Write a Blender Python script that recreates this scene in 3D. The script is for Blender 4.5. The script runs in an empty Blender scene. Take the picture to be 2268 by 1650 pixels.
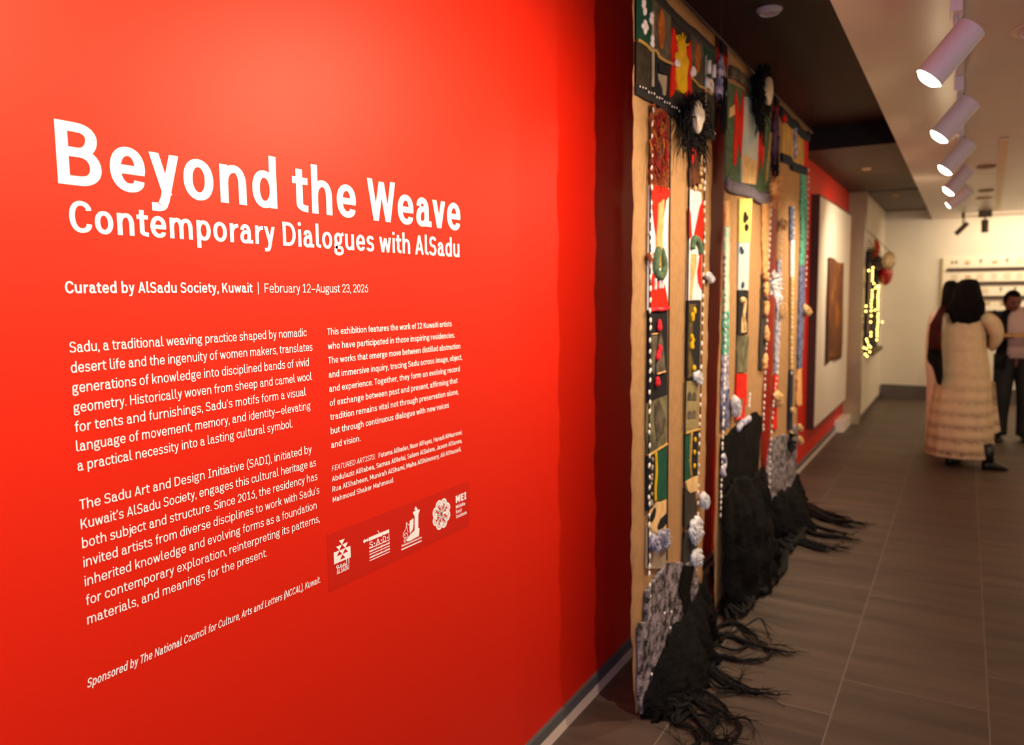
import bpy, bmesh, math, random
from mathutils import Vector, Matrix, noise

SC = bpy.context.scene
COL = SC.collection
PI = math.pi

# ------------------------------------------------------------------ camera
F = 1720.0                       # focal length in pixels of the 2268 x 1650 frame
CX, CY = 1134.0, 825.0
CAM = Vector((1.253, 0.0, 1.62))
R0 = Vector((0.864, 0.503, -0.011)).normalized()
R2 = Vector((-0.501, 0.860, -0.099)).normalized()
R1 = R2.cross(R0).normalized()
R0 = R1.cross(R2).normalized()
cam = bpy.data.cameras.new('camera')
cam.sensor_width = 36.0
cam.lens = F / 2268 * 36.0
cam.clip_start = 0.02
cam.dof.use_dof = True
cam.dof.focus_distance = 1.62
cam.dof.aperture_fstop = 3.1
camo = bpy.data.objects.new('camera', cam)
COL.objects.link(camo)
camo.matrix_world = Matrix(((R0.x, -R1.x, -R2.x, CAM.x), (R0.y, -R1.y, -R2.y, CAM.y),
                            (R0.z, -R1.z, -R2.z, CAM.z), (0, 0, 0, 1)))
SC.camera = camo

# ------------------------------------------------------------------ colour management, world, big light
SC.view_settings.view_transform = 'Standard'
SC.view_settings.look = 'None'
SC.view_settings.exposure = 0.0
SC.view_settings.gamma = 1.0
SC.view_settings.use_curve_mapping = False
world = bpy.data.worlds.new('world'); SC.world = world; world.use_nodes = True
bg = world.node_tree.nodes['Background']
bg.inputs[0].default_value = (0.62, 0.72, 1.0, 1); bg.inputs[1].default_value = 0.10
al = bpy.data.lights.new('entrance_daylight', 'AREA'); al.shape = 'RECTANGLE'; al.size = 3.4; al.size_y = 2.4
al.energy = 100; al.color = (0.56, 0.68, 1.0)
alo = bpy.data.objects.new('entrance_daylight', al); COL.objects.link(alo)
alo.location = (2.4, -3.9, 1.4); alo.rotation_euler = (PI / 2, 0, 0)
fl_ = bpy.data.lights.new('hall_bounce_fill', 'AREA'); fl_.shape = 'RECTANGLE'; fl_.size = 0.4; fl_.size_y = 12.0  # unseen area light added as fill, bounced off the right wall
fl_.energy = 100; fl_.color = (1.0, 0.74, 0.46)
flo = bpy.data.objects.new('hall_bounce_fill', fl_); COL.objects.link(flo)
flo.location = (3.4, 6.5, 2.55); flo.rotation_euler = (0, math.radians(-38), 0)
fw = bpy.data.lights.new('far_wall_fill', 'AREA'); fw.shape = 'RECTANGLE'; fw.size = 3.0; fw.size_y = 0.25  # unseen area light added to brighten the far wall, no fixture
fw.energy = 54; fw.color = (1.0, 0.80, 0.54)
fwo = bpy.data.objects.new('far_wall_fill', fw); COL.objects.link(fwo)
fwo.location = (2.7, 12.15, 2.58); fwo.rotation_euler = (math.radians(34), 0, 0)
asp = bpy.data.lights.new('people_fill_spot', 'SPOT'); asp.energy = 150; asp.color = (1.0, 0.80, 0.56)  # unseen spot added to brighten the people from the camera side
asp.spot_size = math.radians(46); asp.spot_blend = 0.9; asp.shadow_soft_size = 0.05
aspo = bpy.data.objects.new('people_fill_spot', asp); COL.objects.link(aspo)
aspo.location = (2.6, 4.9, 2.55); aspo.rotation_euler = (Vector((1.45, 8.4, 1.25)) - Vector(aspo.location)).to_track_quat('-Z', 'Y').to_euler()
LAMP_W = 60.0
LAMP_COL = (1.0, 0.82, 0.60)

# ------------------------------------------------------------------ measuring: a point of the photo on a known plane of the room
def pt(px, py, axis, val):
    r = R0 * ((px - CX) / F) + R1 * ((py - CY) / F) + R2
    t = (val - CAM[axis]) / r[axis]
    return CAM + r * t

# ------------------------------------------------------------------ helpers
def lin(c):
    return tuple((v / 255 / 12.92) if v / 255 <= 0.04045 else ((v / 255 + 0.055) / 1.055) ** 2.4 for v in c)

MATS = {}
def mat(name, rgb, rough=0.6, var=0.0, scale=12.0, bump=0.0, bscale=60.0, metal=0.0, spec=0.5, rgb2=None, emit=0.0, stretch=None, sheen=0.0):
    if name in MATS: return MATS[name]
    m = bpy.data.materials.new(name); m.use_nodes = True
    nt = m.node_tree; p = nt.nodes['Principled BSDF']
    c = lin(rgb)
    p.inputs['Base Color'].default_value = (*c, 1)
    p.inputs['Roughness'].default_value = rough
    p.inputs['Metallic'].default_value = metal
    p.inputs['Specular IOR Level'].default_value = spec
    if sheen: p.inputs['Sheen Weight'].default_value = sheen
    tc = None
    def coords():
        t = nt.nodes.new('ShaderNodeTexCoord')
        if stretch:
            mp = nt.nodes.new('ShaderNodeMapping'); mp.inputs['Scale'].default_value = stretch
            nt.links.new(t.outputs['Object'], mp.inputs['Vector']); return mp.outputs['Vector']
        return t.outputs['Object']
    if var > 0 or rgb2:
        tc = coords()
        n = nt.nodes.new('ShaderNodeTexNoise'); n.inputs['Scale'].default_value = scale; n.inputs['Detail'].default_value = 5
        nt.links.new(tc, n.inputs['Vector'])
        r = nt.nodes.new('ShaderNodeValToRGB')
        c2 = lin(rgb2) if rgb2 else tuple(v * (1 - var) for v in c)
        c1 = c if rgb2 else tuple(min(1, v * (1 + var)) for v in c)
        r.color_ramp.elements[0].position = 0.38; r.color_ramp.elements[1].position = 0.62
        r.color_ramp.elements[0].color = (*c2, 1); r.color_ramp.elements[1].color = (*c1, 1)
        nt.links.new(n.outputs['Fac'], r.inputs['Fac']); nt.links.new(r.outputs['Color'], p.inputs['Base Color'])
    if bump > 0:
        if tc is None: tc = coords()
        n2 = nt.nodes.new('ShaderNodeTexNoise'); n2.inputs['Scale'].default_value = bscale; n2.inputs['Detail'].default_value = 3
        nt.links.new(tc, n2.inputs['Vector'])
        b = nt.nodes.new('ShaderNodeBump'); b.inputs['Strength'].default_value = bump; b.inputs['Distance'].default_value = 0.01
        nt.links.new(n2.outputs['Fac'], b.inputs['Height']); nt.links.new(b.outputs['Normal'], p.inputs['Normal'])
    if emit:
        p.inputs['Emission Color'].default_value = (*c, 1); p.inputs['Emission Strength'].default_value = emit
    MATS[name] = m
    return m

def obj(name, bm, m, parent=None, smooth=False, ms=None):
    me = bpy.data.meshes.new(name); bm.to_mesh(me); bm.free()
    for q in (ms or [m]): me.materials.append(q)
    if smooth:
        for p in me.polygons: p.use_smooth = True
    o = bpy.data.objects.new(name, me); COL.objects.link(o)
    if parent is not None:
        o.parent = parent
        o.matrix_parent_inverse = Matrix.Translation(-Vector(parent.location)) if parent.type == 'EMPTY' and not parent.parent else Matrix.Identity(4)
        if parent.type != 'EMPTY' or parent.parent: o.matrix_parent_inverse = root_inv(parent)
    return o

def root_inv(p):
    # all vertices are given in world metres; undo the accumulated offset of the parents
    M = Matrix.Identity(4); q = p
    while q is not None:
        M = q.matrix_basis.copy() if q.parent is None else q.matrix_parent_inverse @ q.matrix_basis
        break
    W = Matrix.Identity(4); chain = []
    q = p
    while q is not None: chain.append(q); q = q.parent
    for q in reversed(chain):
        W = W @ (q.matrix_parent_inverse @ q.matrix_basis if q.parent else q.matrix_basis)
    return W.inverted()

def tag(o, label=None, cat=None, group=None, kind=None):
    if label: o['label'] = label
    if cat: o['category'] = cat
    if group: o['group'] = group
    if kind: o['kind'] = kind
    return o

def thing(name, loc, label, cat, group=None):
    o = bpy.data.objects.new(name, None); o.empty_display_size = 0.05; COL.objects.link(o); o.location = loc
    return tag(o, label, cat, group)

def struct(name, bm, m, ms=None, label=None):
    o = obj(name, bm, m, ms=ms); o['kind'] = 'structure'
    if label: o['label'] = label
    return o

def box(bm, a, b, bevel=0.0):
    r = bmesh.ops.create_cube(bm, size=1.0)
    vs = r['verts']
    for v in vs:
        v.co = Vector([(a[i] + b[i]) / 2 + v.co[i] * (b[i] - a[i]) for i in range(3)])
    if bevel > 0:
        es = list({e for v in vs for e in v.link_edges})
        bmesh.ops.bevel(bm, geom=es, offset=bevel, segments=2, affect='EDGES', profile=0.6)
    return bm

def BM(): return bmesh.new()
def boxobj(name, a, b, m, parent=None, bevel=0.0):
    return obj(name, box(BM(), a, b, bevel), m, parent)

def frame_of(d):
    d = Vector(d).normalized()
    u = d.cross(Vector((0, 0, 1)))
    if u.length < 1e-4: u = d.cross(Vector((1, 0, 0)))
    u.normalize()
    return u, u.cross(d).normalized()

def tube(bm, pts, rad, sides=8, caps=True, flat=1.0):
    pts = [Vector(p) for p in pts]; n = len(pts)
    if not hasattr(rad, '__len__'): rad = [rad] * n
    rings = []; u = None
    for i, p in enumerate(pts):
        d = (pts[min(i + 1, n - 1)] - pts[max(i - 1, 0)])
        if d.length < 1e-7: d = Vector((0, 0, 1))
        d.normalize()
        if u is None: u, w = frame_of(d)
        else:
            u = (u - d * u.dot(d))
            if u.length < 1e-5: u, w = frame_of(d)
            u.normalize()
        w = d.cross(u)
        rings.append([bm.verts.new(p + (u * math.cos(2 * PI * k / sides) + w * math.sin(2 * PI * k / sides) * flat) * rad[i]) for k in range(sides)])
    for i in range(n - 1):
        for k in range(sides):
            bm.faces.new((rings[i][k], rings[i][(k + 1) % sides], rings[i + 1][(k + 1) % sides], rings[i + 1][k]))
    if caps and sides > 2:
        bm.faces.new(rings[0][::-1]); bm.faces.new(rings[-1])
    return bm

def smooth_line(pts, n=6):
    P = [Vector(p) for p in pts]; P = [P[0] * 2 - P[1]] + P + [P[-1] * 2 - P[-2]]
    out = []
    for i in range(1, len(P) - 2):
        for k in range(n):
            t = k / n
            a, b, c, d = P[i - 1], P[i], P[i + 1], P[i + 2]
            out.append(0.5 * (2 * b + (c - a) * t + (2 * a - 5 * b + 4 * c - d) * t * t + (3 * b - a - 3 * c + d) * t ** 3))
    out.append(P[-2]); return out

def ellipsoid(bm, c, r, u=12, v=8, M=None):
    q = bmesh.ops.create_uvsphere(bm, u_segments=u, v_segments=v, radius=1.0)
    for w in q['verts']:
        p = Vector((w.co.x * r[0], w.co.y * r[1], w.co.z * r[2]))
        if M is not None: p = M @ p
        w.co = p + Vector(c)
    return q['verts']

def loft(bm, rings, caps=(True, True)):
    vs = [[bm.verts.new(p) for p in r] for r in rings]
    n = len(vs[0])
    for i in range(len(vs) - 1):
        for k in range(n):
            bm.faces.new((vs[i][k], vs[i][(k + 1) % n], vs[i + 1][(k + 1) % n], vs[i + 1][k]))
    if caps[0]: bm.faces.new(vs[0][::-1])
    if caps[1]: bm.faces.new(vs[-1])
    return bm

# ------------------------------------------------------------------ materials
M_WHITE = mat('white_lacquer', (214, 212, 216), 0.35)
M_VINYL = mat('white_vinyl', (254, 254, 254), 0.55, spec=0.3)
M_BLACK = mat('black_metal', (18, 18, 20), 0.45)

def red_paint():
    m = bpy.data.materials.new('red_wall_paint'); m.use_nodes = True; nt = m.node_tree
    p = nt.nodes['Principled BSDF']
    tc = nt.nodes.new('ShaderNodeTexCoord'); n = nt.nodes.new('ShaderNodeTexNoise')
    n.inputs['Scale'].default_value = 1.6; n.inputs['Detail'].default_value = 6
    r = nt.nodes.new('ShaderNodeValToRGB')
    r.color_ramp.elements[0].color = (0.69, 0.0105, 0.0010, 1); r.color_ramp.elements[1].color = (0.73, 0.0115, 0.0012, 1)
    nt.links.new(tc.outputs['Object'], n.inputs['Vector']); nt.links.new(n.outputs['Fac'], r.inputs['Fac'])
    nt.links.new(r.outputs['Color'], p.inputs['Base Color'])
    p.inputs['Roughness'].default_value = 0.52; p.inputs['Specular IOR Level'].default_value = 0.55; p.inputs['Specular Tint'].default_value = (1.0, 0.82, 0.60, 1)
    n2 = nt.nodes.new('ShaderNodeTexNoise'); n2.inputs['Scale'].default_value = 260; b = nt.nodes.new('ShaderNodeBump')
    b.inputs['Strength'].default_value = 0.10; b.inputs['Distance'].default_value = 0.002
    nt.links.new(tc.outputs['Object'], n2.inputs['Vector']); nt.links.new(n2.outputs['Fac'], b.inputs['Height']); nt.links.new(b.outputs['Normal'], p.inputs['Normal'])
    return m
M_RED = red_paint()
M_WALL = mat('warm_white_wall_paint', (226, 216, 198), 0.7, var=0.03, scale=3)
M_CEIL = mat('white_ceiling_paint', (206, 190, 180), 0.38, var=0.02, scale=3)
M_DARK = mat('black_ceiling_paint', (34, 28, 27), 0.6, var=0.08, scale=4)
M_SOFF = mat('charcoal_soffit_paint', (84, 66, 48), 0.6, var=0.05, scale=4)
M_GREY = mat('grey_baseboard_metal', (104, 106, 108), 0.42, metal=0.3)
M_LIP = mat('pale_floor_strip', (196, 178, 166), 0.4)
M_GLOSS = mat('glossy_beige_panel', (170, 150, 118), 0.22)

def tile_floor():
    m = bpy.data.materials.new('grey_brown_stone_tiles'); m.use_nodes = True; nt = m.node_tree; N = nt.nodes; Lk = nt.links
    p = N['Principled BSDF']
    def val(op, a, b=None):
        q = N.new('ShaderNodeMath'); q.operation = op
        for i, x in enumerate((a, b)):
            if x is None: continue
            if isinstance(x, (int, float)): q.inputs[i].default_value = x
            else: Lk.new(x, q.inputs[i])
        return q.outputs[0]
    tc = N.new('ShaderNodeTexCoord'); s = N.new('ShaderNodeSeparateXYZ'); Lk.new(tc.outputs['Object'], s.inputs[0])
    u = val('DIVIDE', val('SUBTRACT', s.outputs[0], 0.3475), 0.5235)
    i = val('FLOOR', u); fu = val('SUBTRACT', u, i)
    v = val('DIVIDE', val('SUBTRACT', val('SUBTRACT', s.outputs[1], 3.065), val('MULTIPLY', i, 0.32)), 1.05)
    j = val('FLOOR', v); fv = val('SUBTRACT', v, j)
    eu = val('MULTIPLY', val('MINIMUM', fu, val('SUBTRACT', 1.0, fu)), 0.5235)
    ev = val('MULTIPLY', val('MINIMUM', fv, val('SUBTRACT', 1.0, fv)), 1.05)
    seam = val('LESS_THAN', val('MINIMUM', eu, ev), 0.0022)
    cmb = N.new('ShaderNodeCombineXYZ'); Lk.new(i, cmb.inputs[0]); Lk.new(j, cmb.inputs[1])
    wn = N.new('ShaderNodeTexWhiteNoise'); Lk.new(cmb.outputs[0], wn.inputs['Vector'])
    mp = N.new('ShaderNodeMapping'); mp.inputs['Scale'].default_value = (1.2, 9.0, 1.0)
    va = N.new('ShaderNodeVectorMath'); va.operation = 'ADD'; Lk.new(tc.outputs['Object'], va.inputs[0])
    vm = N.new('ShaderNodeVectorMath'); vm.operation = 'SCALE'; vm.inputs['Scale'].default_value = 7.0; Lk.new(wn.outputs['Color'], vm.inputs[0]); Lk.new(vm.outputs[0], va.inputs[1])
    Lk.new(va.outputs[0], mp.inputs['Vector'])
    n = N.new('ShaderNodeTexNoise'); n.inputs['Scale'].default_value = 1.0; n.inputs['Detail'].default_value = 7; n.inputs['Roughness'].default_value = 0.6
    Lk.new(mp.outputs[0], n.inputs['Vector'])
    r = N.new('ShaderNodeValToRGB'); e = r.color_ramp.elements
    e[0].position = 0.3; e[1].position = 0.72
    e[0].color = (*lin((66, 54, 46)), 1); e[1].color = (*lin((98, 81, 69)), 1)
    Lk.new(n.outputs['Fac'], r.inputs['Fac'])
    hv = N.new('ShaderNodeHueSaturation'); Lk.new(r.outputs['Color'], hv.inputs['Color'])
    Lk.new(val('ADD', val('MULTIPLY', wn.outputs['Value'], 0.28), 0.86), hv.inputs['Value'])
    mx = N.new('ShaderNodeMix'); mx.data_type = 'RGBA'; Lk.new(seam, mx.inputs['Factor'])
    Lk.new(hv.outputs['Color'], mx.inputs['A']); mx.inputs['B'].default_value = (*lin((118, 108, 100)), 1)
    Lk.new(mx.outputs['Result'], p.inputs['Base Color'])
    p.inputs['Roughness'].default_value = 0.52
    return m
M_FLOOR = tile_floor()

# ------------------------------------------------------------------ room
ZD, ZN, ZW = 2.80, 2.98, 2.65            # charcoal soffit, black recess, white dropped ceiling
struct('floor', box(BM(), (-0.15, -4.0, -0.12), (4.6, 13.25, 0.0)), M_FLOOR)
struct('wall_left', box(BM(), (-0.15, -4.0, 0.0), (0.0, 10.23, 3.1)), M_RED)
struct('trim_1', box(BM(), (-0.15, 10.23, 0.0), (0.19, 10.36, 3.1), 0.004), M_GLOSS)
struct('wall_left.001', box(BM(), (-0.15, 10.36, 0.0), (0.17, 13.03, 3.1)), M_WALL)
struct('wall_back', box(BM(), (-0.15, 13.03, 0.0), (4.6, 13.2, 3.1)), M_WALL)
struct('wall_right', box(BM(), (4.45, -4.0, 0.0), (4.6, 13.03, 3.1)), M_WALL)
struct('ceiling', box(BM(), (0.795, -4.0, ZW), (4.45, 13.03, 3.08)), M_CEIL)
struct('ceiling.001', box(BM(), (0.0, -4.0, ZN), (0.795, 7.06, 3.08)), M_DARK)
struct('ceiling.002', box(BM(), (0.0, 7.06, ZD), (0.795, 10.23, 3.08)), M_SOFF)
struct('trim_4', box(BM(), (0.0, 7.045, ZD), (0.795, 7.06, ZN)), mat('step_shade_black', (16, 15, 16), 0.8))  # added skin on the soffit step, its shade put into the near-black colour
struct('ceiling.003', box(BM(), (0.17, 10.36, ZD), (0.795, 13.03, 3.08)), M_SOFF)
def baseboard(name, y0, y1, x0=0.0, top=0.074):
    bm = BM()
    prof = [(0.0, top), (0.010, top), (0.012, top - 0.004), (0.012, 0.030), (0.0, 0.030)]
    a = [bm.verts.new((x0 + x, y0, z)) for x, z in prof]; b = [bm.verts.new((x0 + x, y1, z)) for x, z in prof]
    for i in range(len(prof)):
        j = (i + 1) % len(prof); f = bm.faces.new((a[i], b[i], b[j], a[j]))
    bm.faces.new(a[::-1]); bm.faces.new(b)
    o = struct(name, bm, M_GREY)
    bm = BM()
    prof = [(0.0, 0.0295), (0.013, 0.0295), (0.024, 0.0), (0.0, 0.0)]
    a = [bm.verts.new((x0 + x, y0, z)) for x, z in prof]; b = [bm.verts.new((x0 + x, y1, z)) for x, z in prof]
    for i in range(4):
        j = (i + 1) % 4; bm.faces.new((a[i], b[i], b[j], a[j]))
    bm.faces.new(a[::-1]); bm.faces.new(b)
    obj('foot_strip', bm, M_LIP, o)
    return o
baseboard('baseboard_left', -4.0, 9.55)
struct('trim_2', box(BM(), (0.0, 9.56, 0.0), (0.10, 10.225, 0.13), 0.004), mat('lit_baseboard_patch', (235, 220, 205), 0.5), label='white block at the floor end of the red wall')  # added block, its pale colour painting the spotlit end of the baseboard
struct('baseboard_back', box(BM(), (0.19, 12.985, 0.0), (4.45, 13.03, 0.21), 0.004), mat('grey_wood_base', (92, 80, 74), 0.5))
struct('baseboard_left.001', box(BM(), (0.17, 10.37, 0.0), (0.188, 12.98, 0.07), 0.003), mat('grey_wood_base', (92, 80, 74), 0.5))

# recessed discs, slot and smoke detectors on the ceilings
def disc(name, c, r, m, label, cat, group=None, h=0.018, ring=None):
    bm = BM()
    prof = [(r * 0.0, -h), (r * 0.62, -h), (r * 0.80, -h * 0.85), (r * 0.96, -h * 0.35), (r, 0.0)]
    n = 32
    rings = [[Vector((c[0] + q * math.cos(2 * PI * k / n), c[1] + q * math.sin(2 * PI * k / n), c[2] + z)) for k in range(n)] for q, z in prof[1:]]
    loft(bm, rings[::-1], (True, True))
    bmesh.ops.recalc_face_normals(bm, faces=bm.faces)
    o = obj(name, bm, m, smooth=False)
    tag(o, label, cat, group)
    if ring:
        bm = BM(); tube(bm, [(c[0] + r * 0.7 * math.cos(t * PI / 16), c[1] + r * 0.7 * math.sin(t * PI / 16), c[2] - h) for t in range(33)], 0.004, 6)
        obj('rim', bm, ring, o)
    return o
disc('ceiling_disc', (0.378, 4.01, ZN), 0.062, mat('lilac_white_plastic', (196, 186, 200), 0.45), 'pale round disc on the black ceiling above the textile banners', 'ceiling fitting', ring=M_WHITE)
disc('ceiling_disc', (0.378, 8.336, ZD), 0.045, mat('beige_disc', (205, 175, 130), 0.5), 'small beige disc on the charcoal soffit nearer the black recess', 'ceiling fitting')
disc('ceiling_disc', (0.462, 10.778, ZD), 0.045, mat('beige_disc', (205, 175, 130), 0.5), 'small beige disc on the charcoal soffit close to the far wall', 'ceiling fitting')
disc('speaker_grille', (1.49, 3.83, ZW), 0.125, M_CEIL, 'large round white grille cut by the right edge on the pale ceiling', 'ceiling fitting', h=0.012, ring=M_WHITE)
disc('sprinkler_cap', (1.358, 7.726, ZW), 0.075, mat('grey_beige_disc', (150, 128, 100), 0.6), 'dim round cap on the white ceiling right of the spotlights, nearest of three', 'ceiling fitting')  # one even grey-beige tone for the two nearer caps
disc('sprinkler_cap', (1.393, 9.55, ZW), 0.075, mat('grey_beige_disc', (150, 128, 100), 0.6), 'dim round cap on the white ceiling, middle of three', 'ceiling fitting')
disc('sprinkler_cap', (1.386, 10.323, ZW), 0.085, mat('beige_disc', (205, 175, 130), 0.5), 'brighter round cap on the white ceiling, farthest of three', 'ceiling fitting')
a0, a1 = Vector((1.44, 6.4, ZW)), Vector((1.565, 12.1, ZW))
bm = BM(); d = 0.028
vs = [bm.verts.new(p) for p in ((a0.x - d, a0.y, ZW - 0.001), (a0.x + d, a0.y, ZW - 0.001), (a1.x + d, a1.y, ZW - 0.001), (a1.x - d, a1.y, ZW - 0.001))]
g = bmesh.ops.extrude_face_region(bm, geom=[bm.faces.new(vs)])
for v in g['geom']:
    if isinstance(v, bmesh.types.BMVert): v.co.z -= 0.012
bmesh.ops.recalc_face_normals(bm, faces=bm.faces)
struct('trim_3', bm, mat('cream_slot_trim', (238, 214, 168), 0.5))

# ------------------------------------------------------------------ lettering: a stroke-drawn grotesque
KAP = 0.60
def glyph(ch, hx, hy):
    """returns advance width and strokes; cap height = 1"""
    X, C, A, D, o = 0.74, 1.0, 1.07, -0.285, 0.012
    def V(W):
        return dict(W=W, l=hx, r=W - hx, m=W / 2, X=X, C=C, A=A, D=D, x=X - hy + o, c=C - hy + o, b=hy - o, d=D + hy, e=X - hy, t=C - hy, z=hy, hx=hx, hy=hy)
    T = {
     'a': (.585, 'M l+.02 X*.70 E (l+s)/2 x v E s X*.6 h L s 0;M s-.01 z L W+.03 z;M s X*.60 L m-.04 X*.60 E l X*.28 h E m-.06 b v E s X*.30 h', dict(s=.585 - .075 - hx)),
     'b': (.60, 'M l 0 L l A;M l X*.5 E m+.01 x v E r X/2 h E m+.01 b v E l X/2 h', {}),
     'c': (.55, 'M r+.01 X*.70 E m+.02 x v E l X/2 h E m+.02 b v E r+.01 X*.30 h', {}),
     'd': (.60, 'M r 0 L r A;M r X*.5 E m-.01 x v E l X/2 h E m-.01 b v E r X/2 h', {}),
     'e': (.60, 'M l X*.50 L r+hx*.9 X*.50;M r X*.46 L r X*.55 E m+.01 x v E l X/2 h E m+.02 b v E r-.02 X*.26 h', {}),
     'f': (.40, 'M s 0 L s A-.24 E W A-hy v;M .02 e L W-.01 e', dict(s=.12 + hx)),
     'g': (.60, 'M l+.02 X*.64 E q/2+l/2+.02 x v E q X*.64 h E q/2+l/2+.02 X*.64-.22 v E l+.02 X*.64 h;M q-.03 x-.06 L W-.07 e+.015 L W+.01 e+.05;M l+.09 X*.42 E l+.01 X*.25 h E l+.12 X*.12 v L .40 X*.12 E r -.085 h E m-.01 d v E l -.085 h E l+.14 X*.12 v', dict(q=.52 - hx)),
     'h': (.59, 'M l 0 L l A;M l X*.52 E m+.03 x v E r X*.52 h L r 0', {}),
     'i': (.0, 'M hx 0 L hx X;O hx .97', {}),
     'j': (.12, 'M .12 X L .12 -.1 E -.07 d v;O .12 .97', {}),
     'k': (.575, 'M l 0 L l A;P l+hx*.5 .26 W-hx*1.3 X;P .21+hx .40 W-hx*1.2 0', {}),
     'l': (.30, 'M l A L l .17 E W z v', {}),
     'm': (.92, 'M l 0 L l X;M l X*.55 E .29 x v E .46 X*.55 h L .46 0;M .46 X*.55 E .66 x v E r X*.55 h L r 0', {}),
     'n': (.59, 'M l 0 L l X;M l X*.52 E m+.03 x v E r X*.52 h L r 0', {}),
     'o': (.61, 'M l X/2 E m x v E r X/2 h E m b v E l X/2 h', {}),
     'p': (.60, 'M l D L l X;M l X*.5 E m+.01 x v E r X/2 h E m+.01 b v E l X/2 h', {}),
     'q': (.60, 'M r D L r X;M r X*.5 E m-.01 x v E l X/2 h E m-.01 b v E r X/2 h', {}),
     'r': (.40, 'M l 0 L l X;M l X*.45 E W e v', {}),
     's': (.52, 'M r-.01 X*.77 E m x v E l+.01 X*.72 h E m X*.51 v E r X*.27 h E m b v E l-.02 X*.22 h', {}),
     't': (.42, 'M s X+.17 L s .17 E W z v;M .0 e L W e', dict(s=.10 + hx)),
     'u': (.58, 'M l X L l X*.42 E m-.03 b v E r X*.42 h L r X;M r 0 L r X', {}),
     'v': (.57, 'P hx*1.08 X W/2 0;P W/2 0 W-hx*1.08 X', {}),
     'w': (.88, 'P hx*1.05 X .25 0;P .25 0 W/2 X*.94;P W/2 X*.94 W-.25 0;P W-.25 0 W-hx*1.05 X', {}),
     'x': (.57, 'P hx*1.1 X W-hx*1.1 0;P W-hx*1.1 X hx*1.1 0', {}),
     'y': (.57, 'P hx*1.08 X .295+hx*.25 .02;P W-hx*1.08 X .255 -.12;M .255+hx*.1 -.08 L .225 -.16 E .13 d v L .02 d', {}),
     'z': (.52, 'M .02 e L W-.02 e;P W-hx*1.3 e hx*1.3 z;M .02 z L W-.02 z', {}),
     'A': (.72, 'P hx*1.05 0 m C;P m C W-hx*1.05 0;M .17 .29 L W-.17 .29', {}),
     'B': (.68, 'M l 0 L l C;M l z L m z E r .29 h E m .53 v L l .53;M l t L m-.02 t E r-.05 .76 h E m-.02 .53 v', {}),
     'C': (.70, 'M r+.01 .72 E m+.02 c v E l .5 h E m+.02 b v E r+.01 .28 h', {}),
     'D': (.70, 'M l 0 L l C;M l z L m-.06 z E r .5 h E m-.06 t v L l t', {}),
     'E': (.58, 'M l 0 L l C;M l z L W z;M l .52 L W-.05 .52;M l t L W t', {}),
     'F': (.56, 'M l 0 L l C;M l .50 L W-.04 .50;M l t L W t', {}),
     'H': (.70, 'M l 0 L l C;M r 0 L r C;M l .52 L r .52', {}),
     'I': (.40, 'M m 0 L m C;M 0 z L W z;M 0 t L W t', {}),
     'J': (.55, 'M r C L r .28 E m-.02 b v E l .26 h', {}),
     'K': (.68, 'M l 0 L l C;P l+hx*.5 .36 W-hx*1.3 C;P .27+hx*.6 .56 W-hx*1.2 0', {}),
     'L': (.56, 'M l 0 L l C;M l z L W z', {}),
     'M': (.84, 'M l 0 L l C;M r 0 L r C;P l C m .22;P m .22 r C', {}),
     'N': (.72, 'M l 0 L l C;M r 0 L r C;P l+.0 C r 0', {}),
     'R': (.67, 'M l 0 L l C;M l t L m t E r-.01 .73 h E m .47 v L l .47;P m .47 W-hx*1.1 0', {}),
     'S': (.62, 'M r-.01 .80 E m c v E l+.01 .74 h E m .51 v E r .27 h E m b v E l-.02 .21 h', {}),
     'T': (.62, 'M m 0 L m C;M 0 t L W t', {}),
     'U': (.68, 'M l C L l .32 E m b v E r .32 h L r C', {}),
     'W': (1.0, 'P hx*1.05 C .29 0;P .29 0 m C*.96;P m C*.96 W-.29 0;P W-.29 0 W-hx*1.05 C', {}),
     'Y': (.66, 'P hx*1.1 C m .40;P W-hx*1.1 C m .40;M m 0 L m .46', {}),
     '0': (.60, 'M l .5 E m c v E r .5 h E m b v E l .5 h', {}),
     '1': (.52, 'M .29 0 L .29 C;P .27 C .06 .76;M .03 z L W z', {}),
     '2': (.58, 'M l C*.72 E m c v E r C*.72 h L r C*.66 Q r .52 m .36 L l+.02 z;M .02 z L W z', {}),
     '3': (.58, 'M l .78 E m c v E r-.02 .75 h E m .53 v L m-.08 .53;M m .53 E r .28 h E m b v E l-.02 .22 h', {}),
     '6': (.60, 'M l .34 E m+.01 .62 v E r .32 h E m b v E l .34 h Q l .62 r-.06 C-.02', {}),
     ',': (.0, 'O hx hy*1.1;P hx*1.2 .05 hx*.5 -.15', {}),
     '.': (.0, 'O hx hy*1.1', {}),
     ':': (.0, 'O hx hy*1.1;O hx .56', {}),
     "'": (.0, 'O hx .95;P hx*1.2 .95 hx*.5 .74', {}),
     '-': (.64, 'M 0 .37 L W .37', {}),
     '_': (.85, 'M 0 .37 L W .37', {}),
     '|': (.0, 'M hx -.22 L hx 1.12', {}),
     '(': (.26, 'M W+.03 1.12 Q l .80 l .44 Q l .06 W+.03 -.22', {}),
     ')': (.26, 'M -.03 1.12 Q r .80 r .44 Q r .06 -.03 -.22', {}),
    }
    W, path, ex = T[ch]
    if W == 0.0: W = 2 * hx
    env = V(W); env.update(ex)
    ev = lambda s: float(eval(s, {}, env))
    out = []
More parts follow.
